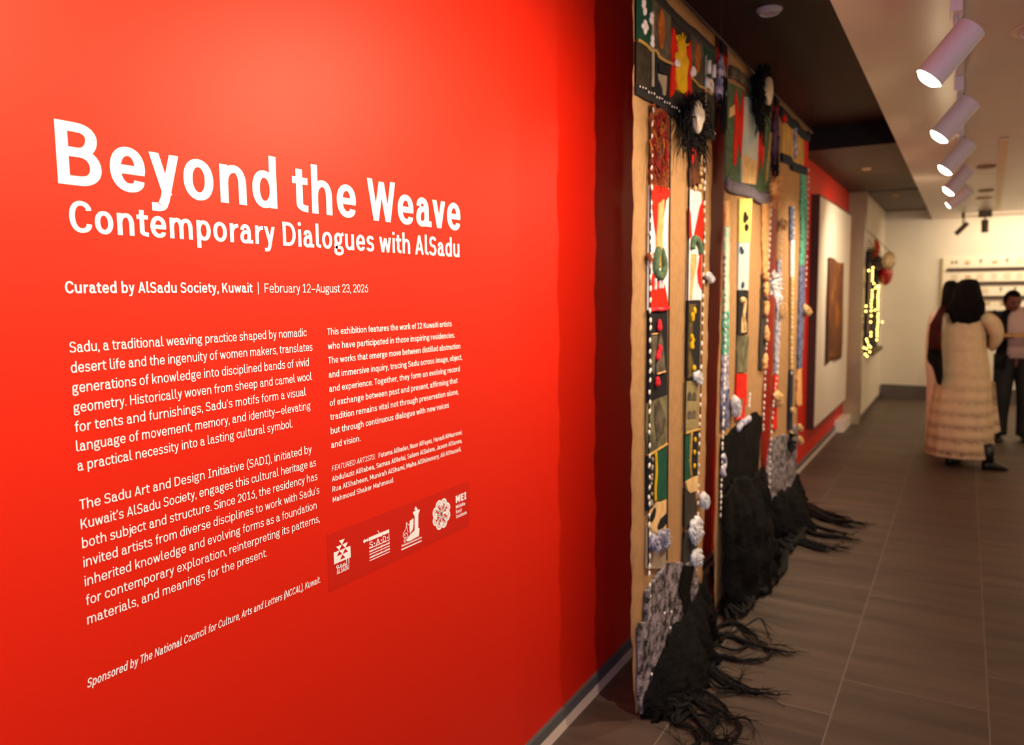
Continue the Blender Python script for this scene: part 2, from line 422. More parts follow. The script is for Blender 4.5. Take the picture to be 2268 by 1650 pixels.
    for st in path.split(';'):
        tk = st.split(); i = 0; poly = []
        while i < len(tk):
            k = tk[i]
            if k in 'ML':
                poly.append((ev(tk[i + 1]), ev(tk[i + 2]))); i += 3
            elif k == 'E':
                x1, y1, md = ev(tk[i + 1]), ev(tk[i + 2]), tk[i + 3]; x0, y0 = poly[-1]
                if md == 'v':      # arrives horizontally (left vertically)
                    p1 = (x0, y0 + (y1 - y0) * KAP); p2 = (x1 - (x1 - x0) * KAP, y1)
                else:              # leaves horizontally, arrives vertically
                    p1 = (x0 + (x1 - x0) * KAP, y0); p2 = (x1, y1 - (y1 - y0) * KAP)
                for q in range(1, 8):
                    t = q / 7; u = 1 - t
                    poly.append((u**3 * x0 + 3*u*u*t * p1[0] + 3*u*t*t * p2[0] + t**3 * x1, u**3 * y0 + 3*u*u*t * p1[1] + 3*u*t*t * p2[1] + t**3 * y1))
                i += 4
            elif k == 'Q':
                cx, cy, x1, y1 = (ev(tk[i + q]) for q in (1, 2, 3, 4)); x0, y0 = poly[-1]
                for q in range(1, 8):
                    t = q / 7; u = 1 - t
                    poly.append((u*u*x0 + 2*u*t*cx + t*t*x1, u*u*y0 + 2*u*t*cy + t*t*y1))
                i += 5
            elif k == 'P':
                out.append(('P', [ev(tk[i + q]) for q in (1, 2, 3, 4)])); i += 5
            elif k == 'O':
                out.append(('O', [ev(tk[i + 1]), ev(tk[i + 2])])); i += 3
        if poly: out.append(('S', poly))
    return W, out

SB = {'round': 'abcdeopqsgCDGOQ036', }
def line_shapes(text, hx, hy, track=0.0, italic=0.0):
    """polygons of one line, in cap-height units"""
    x = 0.0; polys = []
    stem = set('bhiklmnprBDEFHIKLMNRPU|')
    diag = set('vwxyAVWXYTkzt')
    first = True
    for ch in text:
        if ch == ' ': x += 0.30; continue
        W, sh = glyph(ch, hx, hy)
        sb = 0.085 if ch in stem else (0.02 if ch in 'vwxyAWYTfrtz' else 0.055)
        if first: sb = 0.0; first = False
        x += sb + track
        for si, (k, d) in enumerate(sh):
            if k == 'S':
                P = d; n = len(P); Lf = []; Rt = []
                closed = abs(P[0][0] - P[-1][0]) < 1e-6 and abs(P[0][1] - P[-1][1]) < 1e-6 and n > 3
                def nrm(a, b):
                    dx, dy = b[0] - a[0], b[1] - a[1]; q = math.hypot(dx, dy) or 1e-9
                    return (-dy / q, dx / q)
                for i in range(n):
                    if closed: n1 = nrm(P[i - 1] if i else P[-2], P[i]); n2 = nrm(P[i], P[i + 1] if i < n - 1 else P[1])
                    else: n1 = nrm(P[max(i - 1, 0)], P[max(i, 1)]); n2 = nrm(P[min(i, n - 2)], P[min(i + 1, n - 1)])
                    ax, ay = n1[0] + n2[0], n1[1] + n2[1]; q = math.hypot(ax, ay) or 1e-9
                    ax, ay = ax / q, ay / q; s = 1 / max(0.5, ax * n1[0] + ay * n1[1])
                    ox, oy = ax * hx * s, ay * hy * s
                    Lf.append((P[i][0] + ox, P[i][1] + oy)); Rt.append((P[i][0] - ox, P[i][1] - oy))
                for i in range(n - 1):
                    polys.append([(x + q[0], q[1], si) for q in (Lf[i], Rt[i], Rt[i + 1], Lf[i + 1])])
            elif k == 'P':
                x0, y0, x1, y1 = d
                h = hx * math.sqrt(1 + ((x1 - x0) / ((y1 - y0) or 1e-6)) ** 2) * 0.96
                h = min(h, hx * 1.7)
                polys.append([(x + x0 - h, y0, si), (x + x0 + h, y0, si), (x + x1 + h, y1, si), (x + x1 - h, y1, si)])
            else:
                polys.append([(x + d[0] + hx * 1.12 * math.cos(t * PI / 6), d[1] + hx * 1.05 * math.sin(t * PI / 6), si) for t in range(12)])
        x += W + (0.085 if ch in 'hmnuHIMNdUqB' else (0.02 if ch in 'vwxyAWYTfrtzckl' else 0.055))
    if italic: polys = [[(q[0] + q[1] * italic, q[1], q[2]) for q in p] for p in polys]
    return polys, x

XT = 0.0008
def add_line(bm, text, y0, y1, zb, cap, hx, hy, italic=0.0, track=0.0, xt=XT):
    polys, w = line_shapes(text, hx, hy, track, italic)
    xs = [q[0] for p in polys for q in p]; x0, x1 = min(xs), max(xs)
    s = (y1 - y0) / (x1 - x0)
    for p in polys:
        vs = [bm.verts.new((xt + q[2] * 5e-5, y0 + (q[0] - x0) * s, zb + q[1] * cap)) for q in p]
        try:
            f = bm.faces.new(vs); f.normal_update()
            if f.normal.x < 0: f.normal_flip()
        except ValueError: pass
    return s / cap

def lettering(name, label, lines, cap, hx, hy, italic=0.0, cat='lettering'):
    if len(lines) == 1:
        bm = BM(); t, y0, y1, zb = lines[0]; add_line(bm, t, y0, y1, zb, cap, hx, hy, italic)
        return tag(obj(name, bm, M_VINYL), label, cat)
    root = thing(name, (0, lines[0][1], lines[0][3]), label, cat)
    for t, y0, y1, zb in lines:
        bm = BM(); add_line(bm, t, y0, y1, zb, cap, hx, hy, italic)
        obj('text_line', bm, M_VINYL, root)
    return root
def wy(px, py): return pt(px, py, 0, 0.0).y

lettering('title_lettering', 'huge white title lettering at the top of the red wall', [('Beyond the Weave', 0.7255, 1.8665, 1.805)], 0.0995, 0.090, 0.074)
lettering('subtitle_lettering', 'bold white subtitle lettering directly under the huge title', [('Contemporary Dialogues with AlSadu', 0.7395, 1.859, 1.7298)], 0.0500, 0.086, 0.072)
def curator():
    root = thing('credit_lettering', (0, 0.725, 1.631), 'white one-line credit with dates, between subtitle and paragraphs', 'lettering')
    bm = BM(); add_line(bm, 'Curated by AlSadu Society, Kuwait', 0.725, 1.1065, 1.6312, 0.0190, 0.082, 0.07); o = obj('credit_text', bm, M_VINYL, root); o['label'] = 'bolder curator credit'
    bm = BM(); add_line(bm, '|', 1.1205, 1.1225, 1.6312, 0.0190, 0.05, 0.05); obj('divider_bar', bm, M_VINYL, root)
    bm = BM(); add_line(bm, 'February 12-August 23, 2026', 1.138, 1.461, 1.6308, 0.0190, 0.056, 0.048); o = obj('date_text', bm, M_VINYL, root); o['label'] = 'thinner date text'
curator()
Z1 = [1.5352, 1.5022, 1.4692, 1.4367, 1.4045, 1.3722, 1.3398]
P1 = ['Sadu, a traditional weaving practice shaped by nomadic', 'desert life and the ingenuity of women makers, translates', 'generations of knowledge into disciplined bands of vivid',
      'geometry. Historically woven from sheep and camel wool', "for tents and furnishings, Sadu's motifs form a visual", 'language of movement, memory, and identity_elevating', 'a practical necessity into a lasting cultural symbol.']
E1 = [(679, 752), (692, 787), (684, 818), (691, 853), (678, 886), (688, 918), (648, 951)]
lettering('paragraph_lettering', 'white left-column paragraph, the upper one beginning with Sadu', [(t, 0.7255, wy(*e), z) for t, e, z in zip(P1, E1, Z1)], 0.0172, 0.062, 0.052)
Z2 = [1.2742, 1.2415, 1.2090, 1.1765, 1.1437, 1.1108, 1.0775]
P2 = ['The Sadu Art and Design Initiative (SADI), initiated by', "Kuwait's AlSadu Society, engages this cultural heritage as", 'both subject and structure. Since 2016, the residency has',
      "invited artists from diverse disciplines to work with Sadu's", 'inherited knowledge and evolving forms as a foundation', 'for contemporary exploration, reinterpreting its patterns,', 'materials, and meanings for the present.']
E2 = [(690, 1008), (700, 1040), (703, 1070), (707, 1098), (701, 1132), (708, 1162), (591, 1235)]
lettering('paragraph_lettering', 'white left-column paragraph, the lower one about the art and design initiative', [(t, 0.7245, wy(*e), z) for t, e, z in zip(P2, E2, Z2)], 0.0172, 0.062, 0.052)
P3 = ['This exhibition features the work of 12 Kuwaiti artists', 'who have participated in those inspiring residencies.', 'The works that emerge move between distilled abstraction', 'and immersive inquiry, tracing Sadu across image, object,',
      'and experience. Together, they form an evolving record', 'of exchange between past and present, affirming that', 'tradition remains vital not through preservation alone,', 'but through continuous dialogue with new voices', 'and vision.']
E3 = [(1000, 724), (1007, 750), (1019, 776), (1023, 801), (1018, 828), (1013, 854), (1015, 877), (994, 905), (798, 977)]
lettering('paragraph_lettering', 'white right-column paragraph about the exhibition, above the artist list', [(t, 1.3165, wy(*e), 1.5345 - i * 0.0327) for i, (t, e) in enumerate(zip(P3, E3))], 0.0150, 0.076, 0.062)
def artists():
    root = thing('artist_list_lettering', (0, 1.3155, 1.219), 'small bold white list of artists in the right column above the logos', 'lettering')
    rows = ['', 'Abdulaziz AlRabea, Samaa AlRefai, Salem AlSalem, Jasem AlSanea,', 'Rua AlShaheen, Munirah AlShami, Maha AlShimmery, Ali AlYousefi,', 'Mahmoud Shaker Mahmoud.']
    e = [(1023, 963), (1023, 985), (1021, 1003), (872, 1068)]; z = [1.2190, 1.1945, 1.1700, 1.1452]
    bm = BM(); add_line(bm, 'FEATURED ARTISTS:', 1.3155, wy(831, 1010), z[0], 0.0125, 0.06, 0.052, italic=0.2); o = obj('heading_text', bm, M_VINYL, root); o['label'] = 'slanted heading in capitals'
    bm = BM(); add_line(bm, 'Fatema AlBader, Noor AlFayez, Hanadi AlMazrooei,', wy(838, 1008), wy(*e[0]), z[0], 0.0125, 0.078, 0.066); obj('text_line', bm, M_VINYL, root)
    for i in (1, 2, 3):
        bm = BM(); add_line(bm, rows[i], 1.3155, wy(*e[i]), z[i], 0.0125, 0.078, 0.066); obj('text_line', bm, M_VINYL, root)
artists()
lettering('sponsor_lettering', 'slanted white sponsor line lowest on the red wall', [('Sponsored by The National Council for Culture, Arts and Letters (NCCAL), Kuwait.', 0.717, wy(709, 1291), 0.9695)], 0.0155, 0.078, 0.066, italic=0.2)

# logo panel -------------------------------------------------------
def logos():
    pm = mat('deep_red_panel', (226, 18, 5), 0.5); pm.node_tree.nodes['Principled BSDF'].inputs['Base Color'].default_value = (0.60, 0.009, 0.001, 1)
    root = tag(obj('logo_panel', box(BM(), (0.0, 1.2935, 0.9365), (0.0006, 1.8895, 1.0745)), pm), 'darker red strip on the wall carrying four white logos', 'sign')
    cnt = [0]
    def poly(bm, pts, x=0.0010):
        cnt[0] += 1; x += (cnt[0] % 9) * 4e-5
        vs = [bm.verts.new((x, *p)) for p in pts]
        f = bm.faces.new(vs); f.normal_update()
        if f.normal.x < 0: f.normal_flip()
    def stroke(bm, pts, w, x=0.0010):
        for i in range(len(pts) - 1):
            a, b = Vector(pts[i]), Vector(pts[i + 1]); d = b - a
            if d.length < 1e-7: continue
            n = Vector((-d.y, d.x)).normalized() * w / 2; e = d.normalized() * w * 0.3
            poly(bm, [tuple(a - e + n), tuple(a - e - n), tuple(b + e - n), tuple(b + e + n)], x)
    def arc(cy, cz, r, a0, a1, n=10): return [(cy + r * math.cos(math.radians(a0 + (a1 - a0) * i / n)), cz + r * math.sin(math.radians(a0 + (a1 - a0) * i / n))) for i in range(n + 1)]
    # woven pyramid emblem
    k = lambda zx, zy: (lambda q: (q.y, q.z))(pt(720 + zx / 9.45, 1160 + zy / 9.45, 0, 0))
    a, b, c, d = k(175, 605), k(522, 458), k(532, 700), k(180, 852)
    y0, y1 = (a[0] + d[0]) / 2, (b[0] + c[0]) / 2; zt, zb = (a[1] + b[1]) / 2, (c[1] + d[1]) / 2
    w = y1 - y0; u = w / 6
    ym = (y0 + y1) / 2
    bm = BM()
    # block with triangular bites: rows of the pattern as separate facets around red triangles
    poly(bm, [(y0, zt), (y0, zb), (y1, zb), (y1, zt)], 0.0009)
    def tri_dn(cy, z, s): poly(bm, [(cy - s, z), (cy, z - s * 1.15), (cy + s, z)])
    s = u * 1.05
    tri_dn(ym, zt + 2.3 * s, s); tri_dn(ym - s, zt + 1.15 * s, s); tri_dn(ym + s, zt + 1.15 * s, s)
    obj('emblem', bm, M_VINYL, root)
    bm = BM()
    def tri_up(cy, z, s): poly(bm, [(cy - s, z), (cy + s, z), (cy, z + s * 1.15)], 0.0016)
    tri_up(ym - s, zt - 1.1 * s, s * .85); tri_up(ym + s, zt - 1.1 * s, s * .85); tri_up(ym, zt + 0.05 * s, s * .8); tri_up(ym, zt - 2.25 * s, s * .85)
    obj('cutout', bm, pm, root)['label'] = 'red triangles in the white block'
    bm = BM()
    h = (zt - zb) * 0.42
    add_line(bm, 'ALSADU', y0 + w * .14, y1 - w * .12, zb - 2.25 * h, h, 0.10, 0.085, xt=0.0010)
    z = zb - 1.05 * h                                   # squared Kufic wordmark above it
    yy0, yy1 = y0 + w * .14, y1 - w * .12; ww = yy1 - yy0; t = h * .2
    stroke(bm, [(yy1, z + h), (yy1, z)], t); stroke(bm, [(yy1 - ww * .18, z + h), (yy1 - ww * .18, z), (yy0 + ww * .42, z), (yy0 + ww * .42, z + h * .35)], t)
    stroke(bm, [(yy1 - ww * .34, z), (yy1 - ww * .34, z + h * .45)], t); stroke(bm, [(yy1 - ww * .46, z), (yy1 - ww * .46, z + h * .45)], t)
    stroke(bm, [(yy0 + ww * .32, z + h * .5), (yy0 + ww * .32, z), (yy0 + ww * .18, z)], t)
    stroke(bm, arc(yy0 + ww * .08, z + h * .3, ww * .075, 0, 360), t); stroke(bm, [(yy0 + ww * .15, z + h * .3), (yy0 + ww * .1, z - h * .15)], t)
    obj('wordmark', bm, M_VINYL, root)
    # pen-and-lines logo S.A.D.I
    bm = BM()
    a, b, c = k(920, 520), k(1340, 350), k(940, 770)
    y0, y1 = a[0], b[0]; w = y1 - y0; zt = a[1]; zb = c[1]
    cap = (k(925, 385)[1] - k(925, 515)[1]) * 0.95
    add_line(bm, 'S', y0, y0 + w * .17, zt + cap * .08, cap, 0.075, 0.065, xt=0.0010)
    add_line(bm, 'A', y0 + w * .33, y0 + w * .53, zt + cap * .08, cap, 0.07, 0.06, xt=0.0010)
    add_line(bm, 'D', y0 + w * .67, y0 + w * .83, zt + cap * .08, cap, 0.075, 0.065, xt=0.0010)
    stroke(bm, [(y1 - w * .01, zt + cap * .08), (y1 - w * .01, zt + cap * 1.08)], cap * .13)
    for q in (.25, .60, .91): poly(bm, arc(y0 + w * q, zt + cap * .55, cap * .17, 0, 330, 11))
    top = zt + cap * 1.3; bh = cap * .62
    poly(bm, [(y0 - w * .02, top), (y0 + w * .66, top), (y0 + w * .70, top + bh), (y0 - w * .02, top + bh)])
    poly(bm, [(y0 + w * .70, top), (y1, top), (y1, top + bh), (y0 + w * .66, top + bh)])
    for q, hh in ((-.08, .5), (-.15, .4)): poly(bm, [(y0 + w * (q - .06), top + bh * .5), (y0 + w * q, top + bh * (.5 - hh)), (y0 + w * (q + .06), top + bh * .5), (y0 + w * q, top + bh * (.5 + hh))])
    poly(bm, [(y0 + w * (-.29), top + bh * .5), (y0 + w * (-.22), top - bh * .1), (y0 + w * (-.15), top + bh * .5), (y0 + w * (-.22), top + bh * 1.1)])
    stroke(bm, [(y0 + w * .43, top + bh * 1.9), (y0 + w * .60, top - bh * .15)], cap * .13)
    n = 5; gap = (zt - zb) / 4.0
    rnd = random.Random(3)
    for i in range(n):
        z = zt - i * gap + 0.0004
        if i % 2 == 0: stroke(bm, [(y0, z), (y1, z)], gap * .30)
        else:
            stroke(bm, [(y0, z - gap * .1), (y1, z - gap * .1)], gap * .35)
            for q in range(26):
                yy = y0 + w * (q + rnd.random()) / 26; stroke(bm, [(yy, z - gap * .25), (yy + w * .012, z + gap * (.1 + .3 * rnd.random()))], gap * .18)
    obj('initials_logo', bm, M_VINYL, root)
    # tower, book and clef emblem
    bm = BM()
    K = lambda zx, zy: (lambda q: (q.y, q.z))(pt(700 + zx / 5.892, 1040 + zy / 5.892, 0, 0))
    tow = [K(*p) for p in ((1295, 480), (1322, 512), (1315, 528), (1348, 520), (1345, 545), (1330, 585), (1328, 760), (1345, 765), (1340, 850), (1330, 870), (1285, 892), (1262, 905), (1230, 925), (1190, 938), (1165, 920), (1180, 905), (1225, 845), (1282, 790), (1282, 610), (1270, 585), (1258, 565), (1262, 552), (1295, 535), (1278, 515))]
    poly(bm, tow)
    poly(bm, [K(*p) for p in ((1218, 670), (1265, 632), (1268, 700), (1262, 770), (1222, 832), (1212, 760))])
    def K2(zx, zy): return K(zx, zy)
    stroke(bm, [K(*p) for p in ((1195, 820), (1170, 700), (1182, 690), (1185, 710), (1160, 790), (1135, 830), (1132, 870), (1150, 893), (1178, 885), (1192, 860), (1188, 835), (1165, 828), (1150, 850), (1160, 866))], 0.0021)
    stroke(bm, [K(*p) for p in ((1160, 905), (1142, 925), (1148, 948), (1165, 940))], 0.0021); stroke(bm, [K(1195, 720), K(1218, 712)], 0.002)
    for y, (p, q) in enumerate((((1112, 1003), (1372, 888)), ((1112, 1045), (1372, 928)))):
        a, b = K(*p), K(*q)
        stroke(bm, [a, b], 0.0021 if y == 0 else 0.0036)
        if y == 0:
            for i in range(30):
                f = i / 29; p0 = (a[0] + (b[0] - a[0]) * f, a[1] + (b[1] - a[1]) * f); stroke(bm, [p0, (p0[0] + 0.0008, p0[1] + 0.0022 + 0.003 * rnd.random())], 0.0010)
    obj('tower_emblem', bm, M_VINYL, root)
    # eight-lobed knot and institute wordmark
    bm = BM()
    cy, cz = pt(977.2, 1138.5, 0, 0).yz; R = 0.0415
    for i in range(8):
        a = PI / 8 + i * PI / 4; ca, sa = math.cos(a), math.sin(a); lr = R * .30; lc = (cy + ca * (R - lr), cz + sa * (R - lr))
        dg = math.degrees(a)
        stroke(bm, arc(lc[0], lc[1], lr, dg - 120, dg + 120, 14), R * .145)
        sg = 1 if i % 2 == 0 else -1
        stroke(bm, arc(lc[0], lc[1], lr * .42, dg - 170 * sg, dg + 70 * sg, 10), R * .11)
        p0 = arc(lc[0], lc[1], lr, dg + 120, dg + 120, 1)[0]; p1 = arc(lc[0], lc[1], lr, dg - 120, dg - 120, 1)[0]
        b0, b1 = a + PI / 8, a - PI / 8
        stroke(bm, [p0, (cy + math.cos(a + .55) * R * .16, cz + math.sin(a + .55) * R * .16)], R * .11)
        stroke(bm, [p1, (cy + math.cos(a - .55) * R * .16, cz + math.sin(a - .55) * R * .16)], R * .11)
    obj('knot_emblem', bm, M_VINYL, root)
    bm = BM()
    yb = pt(1009, 1115, 0, 0).y; ye = pt(1032, 1105, 0, 0).y
    zb = pt(1010, 1114, 0, 0).z; cp = pt(1010, 1098, 0, 0).z - zb
    add_line(bm, 'MEI', yb, ye, zb, cp, 0.13, 0.10, xt=0.0010)
    for i, (t, f) in enumerate((('Middle', .88), ('East', .55), ('Institute', 1.02))):
        add_line(bm, t, yb, yb + (ye - yb) * f, zb - cp * (.78 + .68 * i), cp * .46, 0.10, 0.085, xt=0.0010)
    obj('institute_wordmark', bm, M_VINYL, root)
logos()

# ------------------------------------------------------------------ lighting track and spotlights
XT_ = 1.186
XB_ = 0.223
tr = boxobj('lighting_track', (XT_ - 0.018, -1.6, ZW - 0.022), (XT_ + 0.018, 12.0, ZW), M_WHITE)
tag(tr, 'long white lighting track under the pale ceiling carrying a row of spotlights', 'lighting track')
M_LENS = mat('lit_lens', (255, 226, 180), 0.3, emit=130.0)
M_DARKIN = mat('adapter_shadow_grey', (120, 104, 96), 0.5)
def spotlight(y, aim, label, power, cone=118, blend=1.0, x=XT_, body=M_WHITE, lit=True, zc=2.445, group='spotlights on the white track', L=0.205, r=0.05):
    root = thing('track_spotlight', (x, y, ZW - 0.022), label, 'spotlight', group)
    box_ = boxobj('adapter', (x - 0.019, y - 0.065, ZW - 0.085), (x + 0.019, y + 0.045, ZW - 0.022), body, root, 0.003)
    axis = (Vector(aim) - Vector((x - 0.012, y, zc))).normalized()
    c = Vector((x - 0.012, y, zc)); back = c - axis * (L / 2); front = c + axis * (L / 2)
    u, w = frame_of(axis)
    def ring(p, q, n=28): return [p + (u * math.cos(2 * PI * k / n) + w * math.sin(2 * PI * k / n)) * q for k in range(n)]
    bm = BM()
    loft(bm, [ring(back, r - 0.004), ring(back + axis * 0.003, r), ring(front, r), ring(front, r - 0.004), ring(front - axis * 0.006, r - 0.005)], (True, False))
    bmesh.ops.recalc_face_normals(bm, faces=bm.faces)
    obj('housing', bm, body, root)
    # hinge stem from the adapter down to the rear of the housing
    bm = BM(); tube(bm, [(x, y, ZW - 0.085), (x, y, ZW - 0.15), tuple(back + axis * 0.045 + Vector((0, 0, r * 0.75)))], 0.009, 10); obj('stem', bm, body, root, smooth=True)
    bm = BM(); tube(bm, [(x + 0.02, y + 0.025, ZW - 0.085), (x + 0.028, y + 0.03, ZW - 0.13), tuple(back + axis * 0.02 + Vector((0, 0.02, r * 0.7)))], 0.0035, 6); obj('cable', bm, M_BLACK, root, smooth=True)
    if lit:
        bm = BM(); loft(bm, [ring(front - axis * 0.004, r - 0.006), ring(front + axis * 0.006, r - 0.010), ring(front + axis * 0.013, r - 0.020), ring(front + axis * 0.017, 0.006)], (False, True))
        bmesh.ops.recalc_face_normals(bm, faces=bm.faces)
        for f in bm.faces:
            if f.normal.dot(axis) < 0: f.normal_flip()
        obj('lens', bm, M_LENS, root)
        if power:
            l = bpy.data.lights.new('spot_beam', 'SPOT'); l.energy = power; l.color = LAMP_COL
            l.spot_size = math.radians(cone); l.spot_blend = blend; l.shadow_soft_size = 0.022
            o = bpy.data.objects.new('spot_beam', l); COL.objects.link(o); o.parent = root
            d = axis; qm = (-d).to_track_quat('Z', 'Y')
            o.location = (front + axis * 0.030) - Vector(root.location); o.rotation_euler = qm.to_euler()
    else:
        bm = BM(); loft(bm, [ring(front - axis * 0.004, r - 0.006), ring(front - axis * 0.02, 0.004)], (False, True)); obj('lens', bm, M_BLACK, root)
    return root
W_ = LAMP_W
spotlight(-0.48, (0.0, -0.55, 1.9), 'white spotlight on the track behind the photographer', W_ * 1.5, 124)
spotlight(0.74, (0.0, 0.60, 1.85), 'white spotlight on the track beside the photographer', W_ * 1.15, 112)
spotlight(1.96, (0.0, 2.00, 1.62), 'white spotlight on the track facing the wall text', W_ * 1.5, 140)
spotlight(3.20, (0.56, 3.11, 1.67), 'white cylinder spotlight on the track, nearest and largest in view', W_ * 1.25, 112, 1.0)
spotlight(4.41, (0.56, 4.32, 1.67), 'white cylinder spotlight on the track, second from the camera', W_ * 1.95, 96, 1.0)
spotlight(5.63, (0.56, 5.54, 1.67), 'white cylinder spotlight on the track, third from the camera', W_ * 1.95, 96, 1.0)
spotlight(6.85, (0.52, 6.76, 1.67), 'white cylinder spotlight on the track, fourth from the camera', W_ * 1.4, 90)
spotlight(8.07, (0.05, 8.75, 1.65), 'white cylinder spotlight on the track, fifth and farthest lit one in the row', W_ * 1.55, 112)
M_GREYL = mat('grey_lacquer', (120, 108, 84), 0.5)
spotlight(11.95, (0.55, 12.1, 1.75), 'small grey spotlight tilted left before the far wall', 0, lit=False, body=M_GREYL, zc=2.43, group='grey spotlights by the far wall', L=0.19, r=0.032)

# ------------------------------------------------------------------ textile banners
XB = 0.223
BURLAP = mat('burlap', (184, 140, 94), 0.9, var=0.07, scale=30, bump=0.5, bscale=420, spec=0.15)
def cloth(name, rgb, var=0.12, scale=18, rgb2=None, bump=0.35, rough=0.85, spec=0.2, stretch=None): return mat('cloth_' + name, rgb, rough, var, scale, bump, 200, spec=spec, rgb2=rgb2, stretch=stretch)
CL = dict(
 dark=cloth('charcoal', (58, 50, 42)), black=cloth('black', (30, 28, 30)), green=cloth('bottle_green', (28, 82, 58)), dgreen=cloth('dark_green', (26, 70, 52)),
 greybrown=cloth('greybrown', (112, 100, 82), rgb2=(74, 66, 54)), red=cloth('scarlet', (222, 34, 10)), yellow=cloth('ochre_yellow', (236, 184, 22)), orange=cloth('rust_orange', (196, 112, 34), rgb2=(150, 74, 20), scale=40),
 tan=cloth('taupe', (166, 146, 122)), white=cloth('off_white', (226, 222, 222)), olive=cloth('olive', (150, 132, 88)), olive2=cloth('faded_olive', (132, 122, 86), rgb2=(84, 80, 62), scale=14),
 cream=cloth('cream', (232, 190, 130)), brown=cloth('brown_feather', (150, 78, 36), rgb2=(92, 40, 20), scale=60), maroon=cloth('maroon_feather', (150, 22, 20), rgb2=(82, 16, 14), scale=50),
 sage=cloth('sage_green', (96, 116, 84), rgb2=(70, 92, 66), scale=40), pale=cloth('pale_blue', (178, 196, 196), rgb2=(206, 204, 190), scale=9), lemon=cloth('lemon', (246, 226, 120)), teal=cloth('teal', (120, 200, 172), rgb2=(34, 122, 104), scale=46),
 mint=cloth('mint', (150, 206, 176), rgb2=(226, 206, 180), scale=46), blue=cloth('slate_blue', (128, 134, 172), rgb2=(44, 48, 76), scale=30), lilac=cloth('lilac', (206, 200, 212), rgb2=(112, 110, 140), scale=40), peach=cloth('peach', (240, 184, 124), rgb2=(220, 150, 84), scale=30),
 sequin=mat('grey_sequin_cloth', (168, 156, 162), 0.42, 0.2, 26, 0.9, 90, spec=0.6, rgb2=(34, 30, 32)), skirt=mat('black_skirt_cloth', (20, 16, 15), 0.8, 0.3, 9, 0.9, 40, spec=0.1, rgb2=(7, 6, 6)),
 braid=mat('black_braid', (24, 20, 22), 0.7, 0.3, 90, 0.9, 160), gold=mat('gold_cord', (206, 160, 74), 0.55, 0.25, 120, 0.6, 300), greybraid=mat('grey_braid', (120, 108, 122), 0.7, 0.3, 60, 0.8, 160), navy=cloth('navy_braid', (38, 44, 58)),
 pebble=mat('white_pebble', (240, 224, 214), 0.45), pink=cloth('pink_red', (214, 40, 52)))
M_SHELL = mat('cowrie_white', (246, 236, 222), 0.35, 0.05, 40)
M_HAIR = mat('black_hair_rope', (17, 14, 14), 0.65, 0.3, 60, 0.6, 200, spec=0.2)

def reg(x0, y0, k):
    """reading coordinates measured in one enlargement of the photo"""
    def f(*pts, x=XB):
        return [(lambda q: (q.y, q.z))(pt(x0 + a / k, y0 + b / k, 0, x)) for a, b in pts]
    return f
z1, z2, z3, z4, z5, z6 = reg(1380, 0, 7.5), reg(1390, 200, 6.6), reg(1390, 400, 5.69), reg(1390, 660, 5.69), reg(1390, 920, 4.852), reg(1390, 1200, 3.929)
z7, z8, z9 = reg(1580, 80, 4.127), reg(1580, 440, 3.587), reg(1580, 860, 4.855)
px_ = reg(0, 0, 1.0)

PN = [0]
def patch(name, pts, m, root, lvl=1, th=0.004, label=None):
    """a piece of cloth sewn on the banner: outline in (y, z), real thickness"""
    PN[0] += 1; x0 = XB + 0.0040 + 0.0035 * lvl + (PN[0] % 8) * 0.0003; bm = BM()
    a = [bm.verts.new((x0 + th, y, z)) for y, z in pts]; f = bm.faces.new(a); f.normal_update()
    if f.normal.x < 0: f.normal_flip()
    ed = list(f.edges)
    g = bmesh.ops.extrude_edge_only(bm, edges=ed)
    for v in g['geom']:
        if isinstance(v, bmesh.types.BMVert): v.co.x = x0 - 0.0055
    bmesh.ops.recalc_face_normals(bm, faces=bm.faces)
    bmesh.ops.triangulate(bm, faces=[q for q in bm.faces if len(q.verts) > 4])
    o = obj(name, bm, m, root)
    if label: o['label'] = label
    return o
def rect(y0, y1, z0, z1_): return [(y0, z0), (y1, z0), (y1, z1_), (y0, z1_)]
def ragged(pts, seed=1, amp=0.006, step=0.03):
    r = random.Random(seed); out = []
    for i in range(len(pts)):
        a, b = Vector(pts[i]), Vector(pts[(i + 1) % len(pts)]); n = max(1, int((b - a).length / step))
        for k in range(n):
            q = a + (b - a) * k / n
            if k: q += Vector((r.uniform(-amp, amp), r.uniform(-amp, amp)))
            out.append((q.x, q.y))
    return out
def cord(name, pts, m, root, r=0.005, lvl=2, label=None, sm=True):
    x0 = XB + 0.006 + 0.0035 * lvl; bm = BM()
    P = [(x0 + r * .3, y, z) for y, z in pts]
    tube(bm, smooth_line(P, 6) if sm and len(P) > 2 else P, r, 7 if r < .012 else 12)
    if r >= .012:
        rd = random.Random(int(r * 9000) + len(pts)); f = .30 if 'braid' in name else .7
        for v in bm.verts: v.co.x = x0 + (v.co.x - x0) * f + rd.uniform(-.1, .1) * r * .6; v.co.z += rd.uniform(-.12, .12) * r
    o = obj(name, bm, m, root, smooth=True)
    if label: o['label'] = label
    return o
